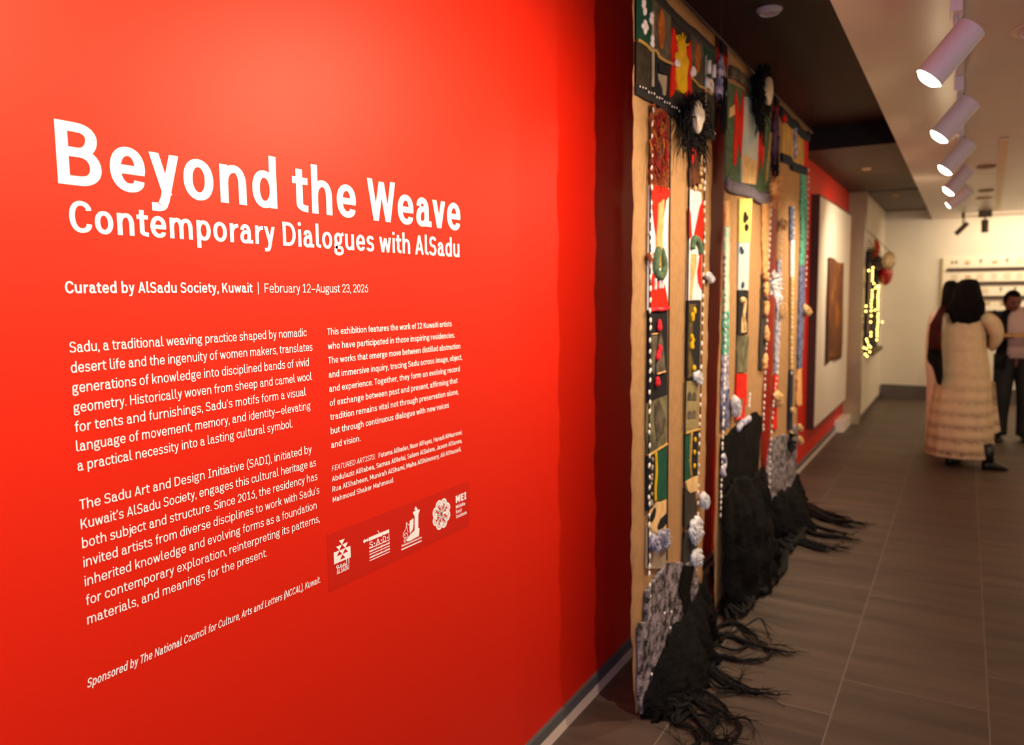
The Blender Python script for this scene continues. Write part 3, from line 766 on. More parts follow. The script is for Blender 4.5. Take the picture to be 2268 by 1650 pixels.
def lumps(name, pts, m, root, r=0.012, lvl=2, label=None, seed=1):
    """small sewn-on pieces, every one a part of its own"""
    rd = random.Random(seed); big = r > .016
    for y, z in pts:
        bm = BM(); x = XB + 0.006 + 0.0035 * lvl + r * .3
        vs = ellipsoid(bm, (0, 0, 0), (r * .6, r * rd.uniform(.8, 1.25), r * rd.uniform(.8, 1.25)), 14 if big else 8, 10 if big else 6)
        for v in vs: v.co *= 1 + (rd.uniform(-.22, .22) if big else rd.uniform(-.08, .08))
        if big and 'wool' in name:
            for i in range(40):
                d = Vector((rd.uniform(.1, 1), rd.uniform(-1, 1), rd.uniform(-1, 1))).normalized()
                tube(bm, [d * r * .7, d * r * 1.0 + Vector((0, rd.uniform(-.2, .2) * r, -.1 * r)), d * r * 1.2 + Vector((0, rd.uniform(-.4, .4) * r, -.3 * r))], [r * .12, r * .09, r * .02], 4)
        for v in bm.verts: v.co += Vector((x, y, z))
        o = obj(name, bm, m, root, smooth=True)
        if label: o['label'] = label
def tuft(name, c, m, root, r=0.05, n=60, down=0.5, seed=1, label=None, thick=0.0025, x=0.02):
    """a bunch of hair or feathers, spraying out from one point"""
    rd = random.Random(seed); bm = BM()
    ellipsoid(bm, (XB + x, c[0], c[1]), (r * .35, r * .5, r * .5), 10, 8)
    for i in range(n):
        a = rd.uniform(0, 2 * PI); l = r * rd.uniform(.7, 1.35)
        p0 = Vector((XB + x, c[0] + math.cos(a) * r * .3, c[1] + math.sin(a) * r * .3))
        p1 = p0 + Vector((rd.uniform(.1, .6) * r, math.cos(a) * l * .7, math.sin(a) * l * .6 - down * l * .3))
        p2 = p1 + Vector((rd.uniform(-.2, .2) * r, math.cos(a) * l * .3, -down * l * rd.uniform(.3, 1.1)))
        tube(bm, [p0, p1, p2], [thick, thick * .8, thick * .25], 4)
    o = obj(name, bm, m, root)
    if label: o['label'] = label
    return o

def shell_mesh():
    bm = BM(); ellipsoid(bm, (0, 0, 0), (0.0045, 0.0072, 0.0115), 10, 8)
    for v in bm.verts:
        if v.co.x > 0.002 and abs(v.co.y) < 0.0016: v.co.x -= 0.0022
        if v.co.z < 0: v.co.y *= 0.86
    me = bpy.data.meshes.new('cowrie_shell'); bm.to_mesh(me); bm.free(); me.materials.append(M_SHELL)
    for p in me.polygons: p.use_smooth = True
    return me
SHELL = shell_mesh()
def shells(root, pts, n, seed=1, size=1.0, lvl=3, m=None):
    """a string of cowries along a polyline in (y, z)"""
    rd = random.Random(seed); P = [Vector(p) for p in pts]
    L = [0.0]
    for i in range(1, len(P)): L.append(L[-1] + (P[i] - P[i - 1]).length)
    for k in range(n):
        s = L[-1] * (k + 0.5 + rd.uniform(-.22, .22)) / n; i = max(j for j in range(len(L)) if L[j] <= s); i = min(i, len(P) - 2)
        q = P[i] + (P[i + 1] - P[i]) * ((s - L[i]) / (L[i + 1] - L[i]))
        o = bpy.data.objects.new('cowrie_shell', SHELL); COL.objects.link(o); o.parent = root
        o.location = Vector((XB + 0.006 + 0.0035 * lvl, q.x + rd.uniform(-.004, .004), q.y)) - Vector(root.location)
        f = size * rd.uniform(.82, 1.12); o.scale = (f, f, f); o.rotation_euler = (rd.uniform(-.45, .45), 0, rd.uniform(-.2, .2))

def sheet(name, left, right, m, root, seed=1, wob=0.004, xoff=0.0, amp=0.0045, th=0.003):
    """hanging cloth between two edge polylines given from top to bottom in (y, z)"""
    rd = random.Random(seed); bm = BM(); rows = []
    NZ, NY = 60, 14
    def at(P, t):
        s = t * (len(P) - 1); i = min(int(s), len(P) - 2); f = s - i
        return Vector(P[i]) * (1 - f) + Vector(P[i + 1]) * f
    ph = [rd.uniform(0, 6.3) for _ in range(6)]
    for side in (0, 1):
        R_ = []
        for i in range(NZ + 1):
            t = i / NZ; a, b = at(left, t), at(right, t); row = []
            for k in range(NY + 1):
                u = k / NY; q = a * (1 - u) + b * u
                y = q.x + ((math.sin(q.y * 23 + ph[0]) + math.sin(q.y * 61 + ph[1]) * .6 + rd.uniform(-.5, .5)) * wob if k in (0, NY) and side == 0 else 0)
                if side == 1 and k in (0, NY): y = rows[0][i][k].co.y
                x = XB + xoff + (math.sin(u * 11 + ph[2]) * .5 + math.sin(q.y * 5 + ph[3]) * .3 + math.sin(u * 23 + q.y * 9 + ph[4]) * .2) * amp - side * th
                row.append(bm.verts.new((x, y, q.y)))
            R_.append(row)
        rows.append(R_)
    for side in (0, 1):
        R_ = rows[side]
        for i in range(NZ):
            for k in range(NY):
                f = (R_[i][k], R_[i][k + 1], R_[i + 1][k + 1], R_[i + 1][k]); bm.faces.new(f if side else f[::-1])
    for i in range(NZ):
        for k in (0, NY): bm.faces.new((rows[0][i][k], rows[0][i + 1][k], rows[1][i + 1][k], rows[1][i][k]))
    for k in range(NY):
        for i in (0, NZ): bm.faces.new((rows[0][i][k], rows[0][i][k + 1], rows[1][i][k + 1], rows[1][i][k]))
    bmesh.ops.recalc_face_normals(bm, faces=bm.faces)
    return obj(name, bm, m, root, smooth=True)

def skirt(name, outline_top, outline_bot, m, root, seed=1, xoff=0.012, bulge=0.05, folds=9, amp=0.012):
    """loose pleated cloth: top and bottom edges as lists of (y, z, x offset)"""
    rd = random.Random(seed); bm = BM(); NZ, NY = 26, 44; ph = [rd.uniform(0, 6.3) for _ in range(4)]
    def at(P, t):
        s = t * (len(P) - 1); i = min(int(s), len(P) - 2); f = s - i
        return Vector(P[i]) * (1 - f) + Vector(P[i + 1]) * f
    rows = []
    for i in range(NZ + 1):
        t = i / NZ; row = []
        for k in range(NY + 1):
            u = k / NY; q = at(outline_top, u) * (1 - t) + at(outline_bot, u) * t
            x = XB + xoff + q.z + amp * (.4 + t) * (math.sin(u * folds * 2 * PI + ph[0] + t * 2) * .6 + math.sin(u * folds * 4.3 * PI + ph[1] - t * 4) * .4 + rd.uniform(-.35, .35)) + bulge * math.sin(t * PI) * .3
            nv = noise.noise_vector(Vector((q.x * 9, q.y * 9, seed * 3.1))); x += nv.x * .028 * (.3 + t); q.y += nv.z * .02 * (1 - t)
            z = max(0.004, q.y + rd.uniform(-.003, .003) + (rd.uniform(-.012, .012) if i in (0, NZ) else 0))
            row.append(bm.verts.new((x, q.x + rd.uniform(-.003, .003), z)))
        rows.append(row)
    for i in range(NZ):
        for k in range(NY): bm.faces.new((rows[i][k], rows[i + 1][k], rows[i + 1][k + 1], rows[i][k + 1]))
    bmesh.ops.recalc_face_normals(bm, faces=bm.faces)
    g = bmesh.ops.solidify(bm, geom=bm.faces[:], thickness=0.003)
    return obj(name, bm, m, root, smooth=True)

def hair_rope(pts, r, root, seed=1, strands=4, frizz=14):
    """a matted rope of hair: twisted strands and stray ends, from hanging points down on to the floor"""
    rd = random.Random(seed); pts = [Vector(p) for p in pts]; pts[0].z = min(pts[0].z, .05); pts[1].z = min(pts[1].z, .03)
    base = smooth_line(pts, 7); bm = BM(); n = len(base)
    for s in range(strands):
        ph = rd.uniform(0, 6.3); fr = rd.uniform(.25, .6); P = []
        for i, p in enumerate(base):
            t = i / (n - 1); rr = r * (0.75 if t < .8 else .75 * (1 - t) / .2 + .25)
            q = p + Vector((math.cos(ph + i * fr), math.sin(ph + i * fr), math.sin(ph * 2 + i * fr * 1.3) * .6)) * rr * rd.uniform(.55, 1.05)
            q.z = max(q.z, r * .42); P.append(q)
        P = P[:max(4, int(n * rd.uniform(.72, 1.0)))]
        k = len(P); tube(bm, P, [r * .55 * (1 - .75 * (i / k) ** 3) for i in range(k)], 6)
    for s in range(frizz):
        i = rd.randrange(n // 3, n - 1); p = base[i]; d = (base[i + 1] - base[i]).normalized()
        a = d + Vector((rd.uniform(-1, 1), rd.uniform(-1, 1), rd.uniform(-.2, .5))) * .9; l = rd.uniform(.03, .09)
        q1 = p + a * l * .5; q2 = q1 + (a + Vector((rd.uniform(-1, 1), rd.uniform(-1, 1), -.4)) * .7) * l * .5
        q1.z = max(q1.z, .003); q2.z = max(q2.z, .002)
        tube(bm, [p, q1, q2], [r * .16, r * .12, r * .05], 4)
    return obj('hair_rope', bm, M_HAIR, root, smooth=True)
def fl(px, py, z=0.015): return tuple(pt(px, py, 2, z))

# ---- first banner
def banner_one():
    root = thing('textile_banner', (XB, 3.1, 2.79), 'nearest tall burlap banner with a yellow crowned figure and black ropes at its foot', 'textile banner', 'patchwork banners in front of the red wall')
    L = px_((1398, -60), (1404, 200), (1403, 500), (1402, 800), (1404, 1150), (1405, 1400), (1411, 1583))
    Rr = px_((1584, 78), (1576, 300), (1571, 500), (1566, 800), (1562, 1000), (1557, 1180), (1552, 1400))
    yl = [2.628, 2.628, 2.626, 2.625, 2.629, 2.633, 2.69]; zl = [2.785, 2.33, 1.83, 1.32, .78, .36, .015]
    yr = [3.62, 3.60, 3.59, 3.575, 3.56, 3.545, 3.53]; zr = [2.785, 2.33, 1.83, 1.32, .78, .36, .02]
    sheet('burlap_backing', list(zip(yl, zl)), list(zip(yr, zr)), BURLAP, root, 3, 0.006)
    # header with its black braids
    patch('header_panel', rect(2.632, 3.592, 2.335, 2.70), CL['dark'], root, 0)
    cord('upper_braid', [(2.63, 2.688), (2.85, 2.697), (3.1, 2.690), (3.35, 2.698), (3.60, 2.700)], CL['braid'], root, 0.020, 1)
    cord('lower_braid', [(2.625, 2.326), (2.85, 2.330), (3.1, 2.322), (3.35, 2.332), (3.60, 2.325)], CL['braid'], root, 0.015, 1)
    lumps('bead_trim', [(2.64 + i * .0285, 2.338 + .003 * (i % 3)) for i in range(34)], CL['pebble'], root, 0.0042, 4, 'small pale bead', 4)
    zc = 2.495
    patch('header_patch', rect(2.632, 2.775, zc, 2.685), CL['dgreen'], root, 1, label='green square with white pebbles')
    patch('header_patch', rect(2.632, 2.768, 2.345, zc - .004), cloth('umber', (64, 52, 38), scale=30, rgb2=(44, 36, 28)), root, 1, label='mottled brown square')
    patch('header_patch', rect(3.42, 3.592, 2.50, 2.685), CL['dgreen'], root, 1, label='green square with white numerals')
    patch('header_patch', rect(3.42, 3.592, 2.345, 2.495), CL['dark'], root, 1)
    patch('header_patch', rect(2.780, 2.985, zc + .004, 2.680), CL['greybrown'], root, 1, label='grey felt')
    patch('header_patch', rect(3.235, 3.412, zc + .01, 2.680), CL['greybrown'], root, 1, label='grey felt')
    patch('header_patch', rect(2.785, 2.985, 2.345, zc), CL['black'], root, 1)
    patch('oval_patch', [(2.875 + .036 * math.cos(t * PI / 8), 2.600 + .068 * math.sin(t * PI / 8) * (1 if t < 8 else 1.1)) for t in range(16)], CL['orange'], root, 2, label='rust orange oval')
    patch('oval_patch', [(3.325 + .034 * math.cos(t * PI / 8), 2.605 + .060 * math.sin(t * PI / 8)) for t in range(16)], CL['orange'], root, 2, label='rust orange oval')
    patch('drop_patch', z1((525, 1235), (590, 1255), (662, 1270), (665, 1330), (655, 1500), (640, 1600), (615, 1590), (600, 1480), (545, 1350)), CL['tan'], root, 2, label='taupe drop')
    patch('drop_patch', z1((520, 1060), (640, 1110), (725, 1080), (690, 1250), (600, 1245), (530, 1200)), CL['black'], root, 3)
    patch('drop_patch', z1((1150, 1560), (1190, 1600), (1185, 1700), (1165, 1760), (1150, 1680)), CL['tan'], root, 2, label='taupe drop')
    # red crescents and the yellow crowned figure
    patch('crescent_patch', z1((770, 470), (800, 540), (820, 700), (850, 860), (800, 900), (850, 1100), (800, 1300), (830, 1430), (770, 1580), (725, 1620), (730, 1400), (745, 1100), (735, 800), (748, 560)), CL['red'], root, 2, label='scarlet crescent')
    patch('crescent_patch', z1((1060, 680), (1070, 860), (1068, 1100), (1075, 1400), (1080, 1800), (1062, 1850), (1030, 1680), (985, 1530), (1000, 1200), (975, 1000), (965, 890), (1010, 800)), CL['red'], root, 2, label='scarlet crescent')
    fig = z1((840, 720), (880, 690), (930, 690), (965, 740), (972, 860), (968, 920), (1005, 1000), (1018, 1060), (1000, 1150), (985, 1300), (988, 1420), (985, 1500), (960, 1545), (930, 1565), (880, 1545), (845, 1500), (830, 1400), (812, 1250), (800, 1080), (800, 1020), (788, 960), (800, 890), (845, 865), (838, 790))
    patch('crowned_figure', fig, CL['yellow'], root, 3, 0.006, label='ochre yellow figure')
    for a, b in (((850, 735), (812, 600)), ((880, 705), (855, 590)), ((910, 700), (915, 560)), ((935, 715), (960, 610)), ((955, 780), (1012, 745))):
        p, q = z1(a, b); cord('crown_spike', [p, q], CL['yellow'], root, 0.005, 3)
    cord('gold_cord', z1((195, 680), (260, 720), (330, 770), (400, 850), (430, 860), (480, 850), (520, 920), (540, 960), (600, 1000), (680, 1040), (760, 1075)), CL['gold'], root, 0.006, 2)
    cord('gold_cord', z1((1070, 1290), (1150, 1370), (1200, 1430), (1300, 1480), (1420, 1580)), CL['gold'], root, 0.005, 2)
    cord('silver_cord', z1((425, 200), (425, 500), (430, 800), (432, 1100), (430, 1450)), CL['tan'], root, 0.006, 2)
    cord('silver_cord', z1((1320, 930), (1316, 1200), (1312, 1600), (1308, 2000)), CL['tan'], root, 0.005, 2)
    lumps('white_stone', z1((268, 60), (262, 110), (285, 200), (400, 270), (395, 350), (290, 400), (315, 470), (290, 520), (260, 450), (412, 650), (412, 740)), CL['pebble'], root, 0.013, 2, 'white pebble', 5)
    lumps('white_stone', z1((790, 1065), (820, 1080), (1070, 1160), (1050, 1230), (1090, 1215)), CL['pebble'], root, 0.014, 4, 'white pebble', 6)
    def numeral(f):
        bm = BM(); f(bm); obj('numeral', bm, CL['pebble'], root, smooth=True)
    for yy in (3.47, 3.545): numeral(lambda bm: tube(bm, [(XB + .020, yy, 2.575), (XB + .020, yy + .004, 2.63)], .011, 8))
    numeral(lambda bm: tube(bm, [(XB + .020, 3.44, 2.507), (XB + .020, 3.442, 2.55)], .010, 8))
    numeral(lambda bm: tube(bm, smooth_line([(XB + .020, 3.50 + .028 * math.cos(a), 2.535 + .018 * math.sin(a)) for a in [k * PI / 4 for k in range(8)]] + [(XB + .020, 3.528, 2.535), (XB + .020, 3.52, 2.505)], 3), .008, 8))
    # mask with wild black hair at the lower edge of the header
    c = z2((750, 420))[0]
    tuft('mask_hair', c, M_HAIR, root, 0.115, 170, 0.55, 7, 'black shaggy hair', 0.004, 0.03)
    bm = BM()
    vs = ellipsoid(bm, (XB + 0.075, c[0] + .005, c[1]), (0.022, 0.042, 0.066), 16, 12)
    for v in vs:
        if v.co.x > XB + .075:
            d = (v.co.y - c[0] - .005); h = v.co.z - c[1]
            if abs(d) < .012 and -.02 < h < .03: v.co.x += .008          # nose
            if abs(abs(d) - .018) < .008 and .012 < h < .035: v.co.x -= .008   # eye sockets
            if abs(d) < .02 and -.045 < h < -.028: v.co.x -= .005        # mouth
    mk = obj('mask_face', bm, mat('silvery_mask', (206, 188, 170), 0.35, 0.15, 30), root, smooth=True)
    cord('mask_lips', [(c[0] - .012, c[1] - .038), (c[0] + .005, c[1] - .046), (c[0] + .026, c[1] - .036), (c[0] + .036, c[1] - .005)], CL['pink'], root, 0.005, 14, 'pink red rim')
    # left strip of patches, from the top
    xl, xr = lambda y: pt(1434, y, 0, XB).y, lambda y: pt(1476, y, 0, XB).y
    def P(*a): return px_(*a)
    patch('feather_patch', ragged(P((1435, 232), (1462, 245), (1478, 272), (1477, 415), (1456, 420), (1435, 412)), 2, .012), CL['brown'], root, 1, label='brown feathers')
    patch('feather_patch', ragged(P((1443, 258), (1458, 255), (1466, 300), (1474, 345), (1468, 365), (1452, 385), (1441, 362), (1437, 300)), 3, .014), CL['maroon'], root, 2, label='dark red feathers')
    patch('feather_patch', P((1450, 282), (1459, 285), (1461, 330), (1455, 350), (1449, 335)), CL['dark'], root, 3)
    rd = random.Random(8)
    for col, nf in ((CL['brown'], 34), (CL['maroon'], 40), (CL['orange'], 14)):
        bm = BM()
        for i in range(nf):
            a, b = rd.uniform(1437, 1474), rd.uniform(238, 385); p = Vector(pt(a, b, 0, XB + .018)); q = p + Vector((rd.uniform(.0, .016), rd.uniform(-.045, .045), -rd.uniform(.03, .09)))
            tube(bm, [p, (p + q) / 2 + Vector((.005, 0, 0)), q], [.003, .0026, .0006], 4)
        obj('loose_feathers', bm, col, root)
    patch('cloth_patch', P((1434, 410), (1455, 418), (1476, 418), (1474, 446), (1472, 520), (1474, 600), (1472, 685), (1431, 687), (1432, 560)), CL['white'], root, 1, label='off-white strip')
    patch('cloth_patch', z3((255, 70), (310, 65), (380, 85), (465, 105), (485, 125), (478, 200), (440, 250), (405, 480), (380, 660), (350, 740), (315, 720), (290, 560), (265, 330)), CL['red'], root, 2, label='scarlet funnel')
    patch('cloth_patch', z3((330, 300), (400, 240), (395, 480), (385, 700), (375, 860), (315, 860), (310, 700), (325, 480)), CL['peach'], root, 3, label='pale orange drip')
    patch('cloth_patch', z3((270, 1170), (300, 1240), (330, 1280), (400, 1240), (440, 1420), (465, 1590), (240, 1600), (240, 1380)), CL['red'], root, 2, label='scarlet hem piece')
    for a in (290, 345, 380): cord('drip', z3((a, 1240), (a + 5, 1300), (a, 1330 + (a % 7) * 15)), CL['white'], root, 0.006, 3)
    cord('wool_loop', z3((330, 870), (300, 980), (295, 1120), (330, 1200), (380, 1190), (405, 1100), (390, 980), (360, 880)), CL['sage'], root, 0.017, 3, 'grey green wool loop')
    cord('wool_loop', z3((345, 840), (325, 950), (330, 1100)), CL['gold'], root, 0.008, 4)
    cord('red_hem_cord', z3((235, 1640), (300, 1625), (380, 1630), (470, 1605)), CL['pink'], root, 0.006, 3)
    patch('cloth_patch', z4((245, 165), (470, 150), (466, 1215), (360, 1280), (225, 1310)), CL['black'], root, 1, label='black strip')
    patch('kite_patch', z4((370, 400), (395, 520), (435, 920), (325, 960), (320, 800), (345, 600)), CL['greybrown'], root, 2, label='grey woven kite')
    patch('kite_patch', z4((250, 450), (325, 455), (320, 620), (300, 760), (285, 975), (258, 900)), CL['greybrown'], root, 2, label='grey woven kite')
    cord('red_hem_cord', z4((255, 455), (325, 450)), CL['peach'], root, 0.003, 3, sm=False)
    cord('red_hem_cord', z4((322, 955), (420, 925)), CL['peach'], root, 0.004, 3, sm=False)
    lumps('red_tassel', z4((335, 330), (335, 370), (340, 640), (325, 700), (318, 740), (310, 1030), (315, 1070)), CL['pink'], root, 0.016, 3, 'pink red tassel')
    patch('cloth_patch', ragged(z4((225, 1325), (340, 1265), (466, 1220), (466, 1640), (215, 1700)), 5, .004, .08), CL['olive2'], root, 1, label='faded olive print')
    patch('cloth_patch', z5((185, 120), (388, 0), (385, 310), (260, 385), (190, 425)), CL['olive2'], root, 1, label='faded olive print')
    patch('diamond_patch', z4((300, 1330), (345, 1280), (400, 1400), (435, 1520), (400, 1700), (330, 1800), (300, 1600)), CL['greybrown'], root, 2, label='grey diamond print')
    cord('gold_cord', z5((185, 430), (260, 385), (330, 340), (388, 305)), CL['gold'], root, 0.005, 2)
    patch('cloth_patch', z5((180, 430), (265, 395), (262, 940), (230, 990), (178, 1020)), CL['black'], root, 1, label='black strip with beads')
    patch('cloth_patch', z5((280, 385), (388, 310), (388, 890), (270, 915)), CL['green'], root, 1, label='bottle green strip')
    cord('yellow_cord', z5((262, 395), (270, 600), (258, 780), (260, 920)), CL['yellow'], root, 0.006, 2)
    lumps('bead_cluster', z5((228, 470), (224, 550), (222, 570), (222, 640), (218, 680), (214, 730), (222, 840), (216, 920), (222, 950)), CL['tan'], root, 0.008, 2, 'taupe bead')
    patch('cloth_patch', ragged(z5((262, 940), (388, 905), (388, 1260), (300, 1280), (190, 1180), (200, 1030)), 6, .004), CL['cream'], root, 1, label='cream cloth with black blots')
    patch('blot_patch', z5((255, 985), (268, 1010), (255, 1090), (228, 1140), (205, 1120), (215, 1070)), CL['black'], root, 2)
    patch('blot_patch', z5((385, 1050), (385, 1150), (345, 1200), (300, 1225), (290, 1190), (320, 1110)), CL['black'], root, 2)
    patch('cloth_patch', z5((185, 1190), (300, 1270), (388, 1290), (395, 1640), (180, 1640)), CL['tan'], root, 1, label='taupe strip')
    lumps('wool_pompom', z5((210, 1340), (230, 1380), (300, 1290), (350, 1270), (330, 1350)), CL['lilac'], root, 0.026, 2, 'pale grey wool puff', 11)
    cord('chain_loop', z5((300, 1400), (340, 1430), (380, 1400), (370, 1350)), CL['greybraid'], root, 0.007, 3)
    for ln in (((1434, 235), (1431, 700), (1428, 1250)), ((1477.5, 240), (1474, 700), (1470, 1240)), ((1520, 300), (1516, 660), (1510, 960), (1508, 1190)), ((1554.5, 310), (1549, 690), (1542, 1000))):
        cord('slit_shade_cord', P(*ln), CL['black'], root, 0.0032, 2)  # black cords painting the shade in the slits beside the patches
    # right strip of patches
    patch('feather_patch', ragged(P((1520, 292), (1545, 282), (1555, 320), (1553, 405), (1522, 415)), 12, .012), cloth('dark_feather', (60, 30, 24), rgb2=(110, 62, 36), scale=40), root, 1, label='dark brown feathers')
    patch('feather_patch', P((1527, 318), (1535, 322), (1533, 350), (1525, 365), (1523, 345)), CL['red'], root, 2, label='red feather')
    lumps('bead_cluster', z2((940, 545), (1000, 600), (960, 660), (1030, 700), (1010, 900), (1020, 1000), (1010, 1080), (1020, 1150), (1015, 1220), (1030, 1330), (1000, 1420), (930, 1440)), CL['cream'], root, 0.013, 2, 'cream shell', 3)
    patch('cloth_patch', z3((755, 110), (890, 150), (905, 400), (895, 1500), (725, 1510)), CL['white'], root, 1, label='off-white strip')
    patch('cloth_patch', z3((912, 250), (915, 560), (890, 860), (885, 1200), (890, 1380), (850, 1290), (835, 1150), (870, 950), (840, 760), (795, 690), (830, 520), (870, 330)), CL['red'], root, 2, label='scarlet figure')
    patch('cloth_patch', z3((735, 340), (755, 420), (770, 700), (740, 740)), CL['red'], root, 2)
    cord('wool_loop', z3((760, 860), (770, 760), (810, 740), (850, 800), (870, 910)), CL['sage'], root, 0.017, 3, 'grey green wool loop')
    patch('cloth_patch', z3((760, 920), (830, 930), (825, 1100), (790, 1250), (770, 1500), (740, 1500), (755, 1200), (750, 1050)), CL['peach'], root, 2, label='pale orange drip')
    patch('cloth_patch', z4((725, 40), (890, 35), (880, 880), (860, 1080), (800, 1050), (715, 1020)), CL['black'], root, 1, label='black strip')
    patch('cloth_patch', z4((735, 75), (825, 75), (775, 160), (775, 440), (740, 500), (745, 620), (790, 830), (790, 960), (720, 1010), (725, 700)), cloth('bronze', (112, 92, 44), scale=40, rgb2=(70, 56, 30)), root, 2, label='bronze brocade')
    lumps('yellow_tassel', z4((785, 160), (760, 225), (760, 260), (750, 490), (762, 530), (752, 580), (755, 610), (780, 880)), CL['yellow'], root, 0.014, 3, 'yellow tassel')
    lumps('wool_pompom', z4((790, 985), (830, 960), (845, 1010), (835, 1040)), CL['white'], root, 0.017, 3, 'white wool puff', 12)
    patch('cloth_patch', z4((705, 1060), (770, 1040), (860, 1090), (850, 1660), (695, 1640)), CL['olive'], root, 1, label='olive strip with grey prints')
    for a in (1230, 1460):
        for b in (740, 800): patch('print_patch', z4((b - 22, a + 50), (b - 18, a - 25), (b, a - 50), (b + 20, a - 25), (b + 24, a + 50)), CL['greybrown'], root, 2)
    patch('cloth_patch', z5((600, 0), (730, 0), (725, 150), (600, 190)), CL['olive'], root, 1, label='olive strip with grey prints')
    cord('gold_cord', z5((595, 192), (650, 172), (745, 145)), CL['gold'], root, 0.005, 2)
    patch('cloth_patch', z5((592, 200), (648, 180), (640, 450), (650, 670), (588, 705)), CL['green'], root, 1, label='bottle green strip')
    patch('cloth_patch', z5((665, 175), (735, 160), (722, 640), (655, 665), (645, 450)), CL['black'], root, 1, label='black strip with brass beads')
    cord('yellow_cord', z5((652, 180), (640, 400), (636, 520), (648, 660)), CL['gold'], root, 0.006, 2)
    lumps('brass_bead', z5((688, 260), (680, 395), (680, 540)), CL['yellow'], root, 0.011, 2)
    patch('cloth_patch', z5((588, 715), (650, 670), (722, 645), (715, 800), (640, 830), (610, 800)), CL['cream'], root, 2, label='cream scrap')
    patch('cloth_patch', z5((585, 780), (640, 835), (700, 820), (715, 1000), (700, 1120), (580, 1200)), CL['dark'], root, 1, label='dark grey fur')
    lumps('wool_pompom', z5((650, 1190), (690, 1150), (640, 1250), (700, 1230), (660, 1300), (700, 1480), (660, 1530), (690, 1540), (760, 890), (765, 920)), CL['white'], root, 0.028, 2, 'pale wool puff', 14)
    patch('cloth_patch', z5((580, 1250), (720, 1250), (715, 1600), (570, 1640)), CL['dark'], root, 1)
    lumps('wool_pompom', z3((970, 1200), (1000, 1240)), CL['white'], root, 0.02, 1, 'white wool puff on the selvedge', 15)
    tuft('feather_tuft', z3((230, 960))[0], CL['brown'], root, .03, 12, .2, 5, None, .002, .012)
    # grey sequined lower part, black skirt and ropes
    patch('sequin_panel', ragged(z6((140, 420), (200, 330), (300, 190), (430, 170), (540, 180), (590, 330), (540, 600), (470, 740), (380, 690), (280, 960), (150, 1060), (110, 900), (130, 700)), 9, .012, .05), CL['sequin'], root, 1, 0.010, label='grey sequined cloth')
    patch('sequin_panel', ragged(z6((440, 200), (540, 190), (500, 420), (520, 600), (470, 700), (430, 500), (400, 400)), 10, .012, .05), CL['skirt'], root, 4, 0.006)
    patch('sequin_panel', ragged(z6((66, 700), (130, 690), (200, 720), (280, 800), (250, 960), (190, 1150), (130, 1350), (90, 1500), (66, 1400)), 12, .008, .05), CL['sequin'], root, 3, 0.006, label='grey sequined tail')
    yb = lambda p: pt(*p, 0, XB).y
    skirt('black_skirt', [(2.70, .07, .012), (2.85, .15, .012), (3.0, .22, .016), (3.2, .24, .016), (3.4, .26, .012), (3.53, .30, .01)], [(2.68, .006, .006), (2.74, .006, .09), (2.95, .006, .16), (3.2, .006, .14), (3.45, .006, .08), (3.56, .006, .03)], CL['skirt'], root, 5, folds=5, amp=.02)
    lumps('bead_cluster', z6((320, 740), (155, 1140), (340, 1160), (400, 1175), (360, 1220), (180, 1385), (330, 600), (270, 610)), CL['pebble'], root, 0.007, 5, 'small pale bead', 3)
    shells(root, P((1436, 238), (1433, 440), (1431, 700), (1430, 900), (1429, 1100), (1430, 1300), (1431, 1390)), 50, 1)
    shells(root, P((1553, 318), (1552, 520), (1548, 700), (1543, 900), (1539, 1060), (1538, 1180), (1534, 1280), (1527, 1345)), 46, 2)
    # ropes of hair over the floor
    h = lambda a, b, z=.1: tuple(pt(a, b, 0, XB + z))
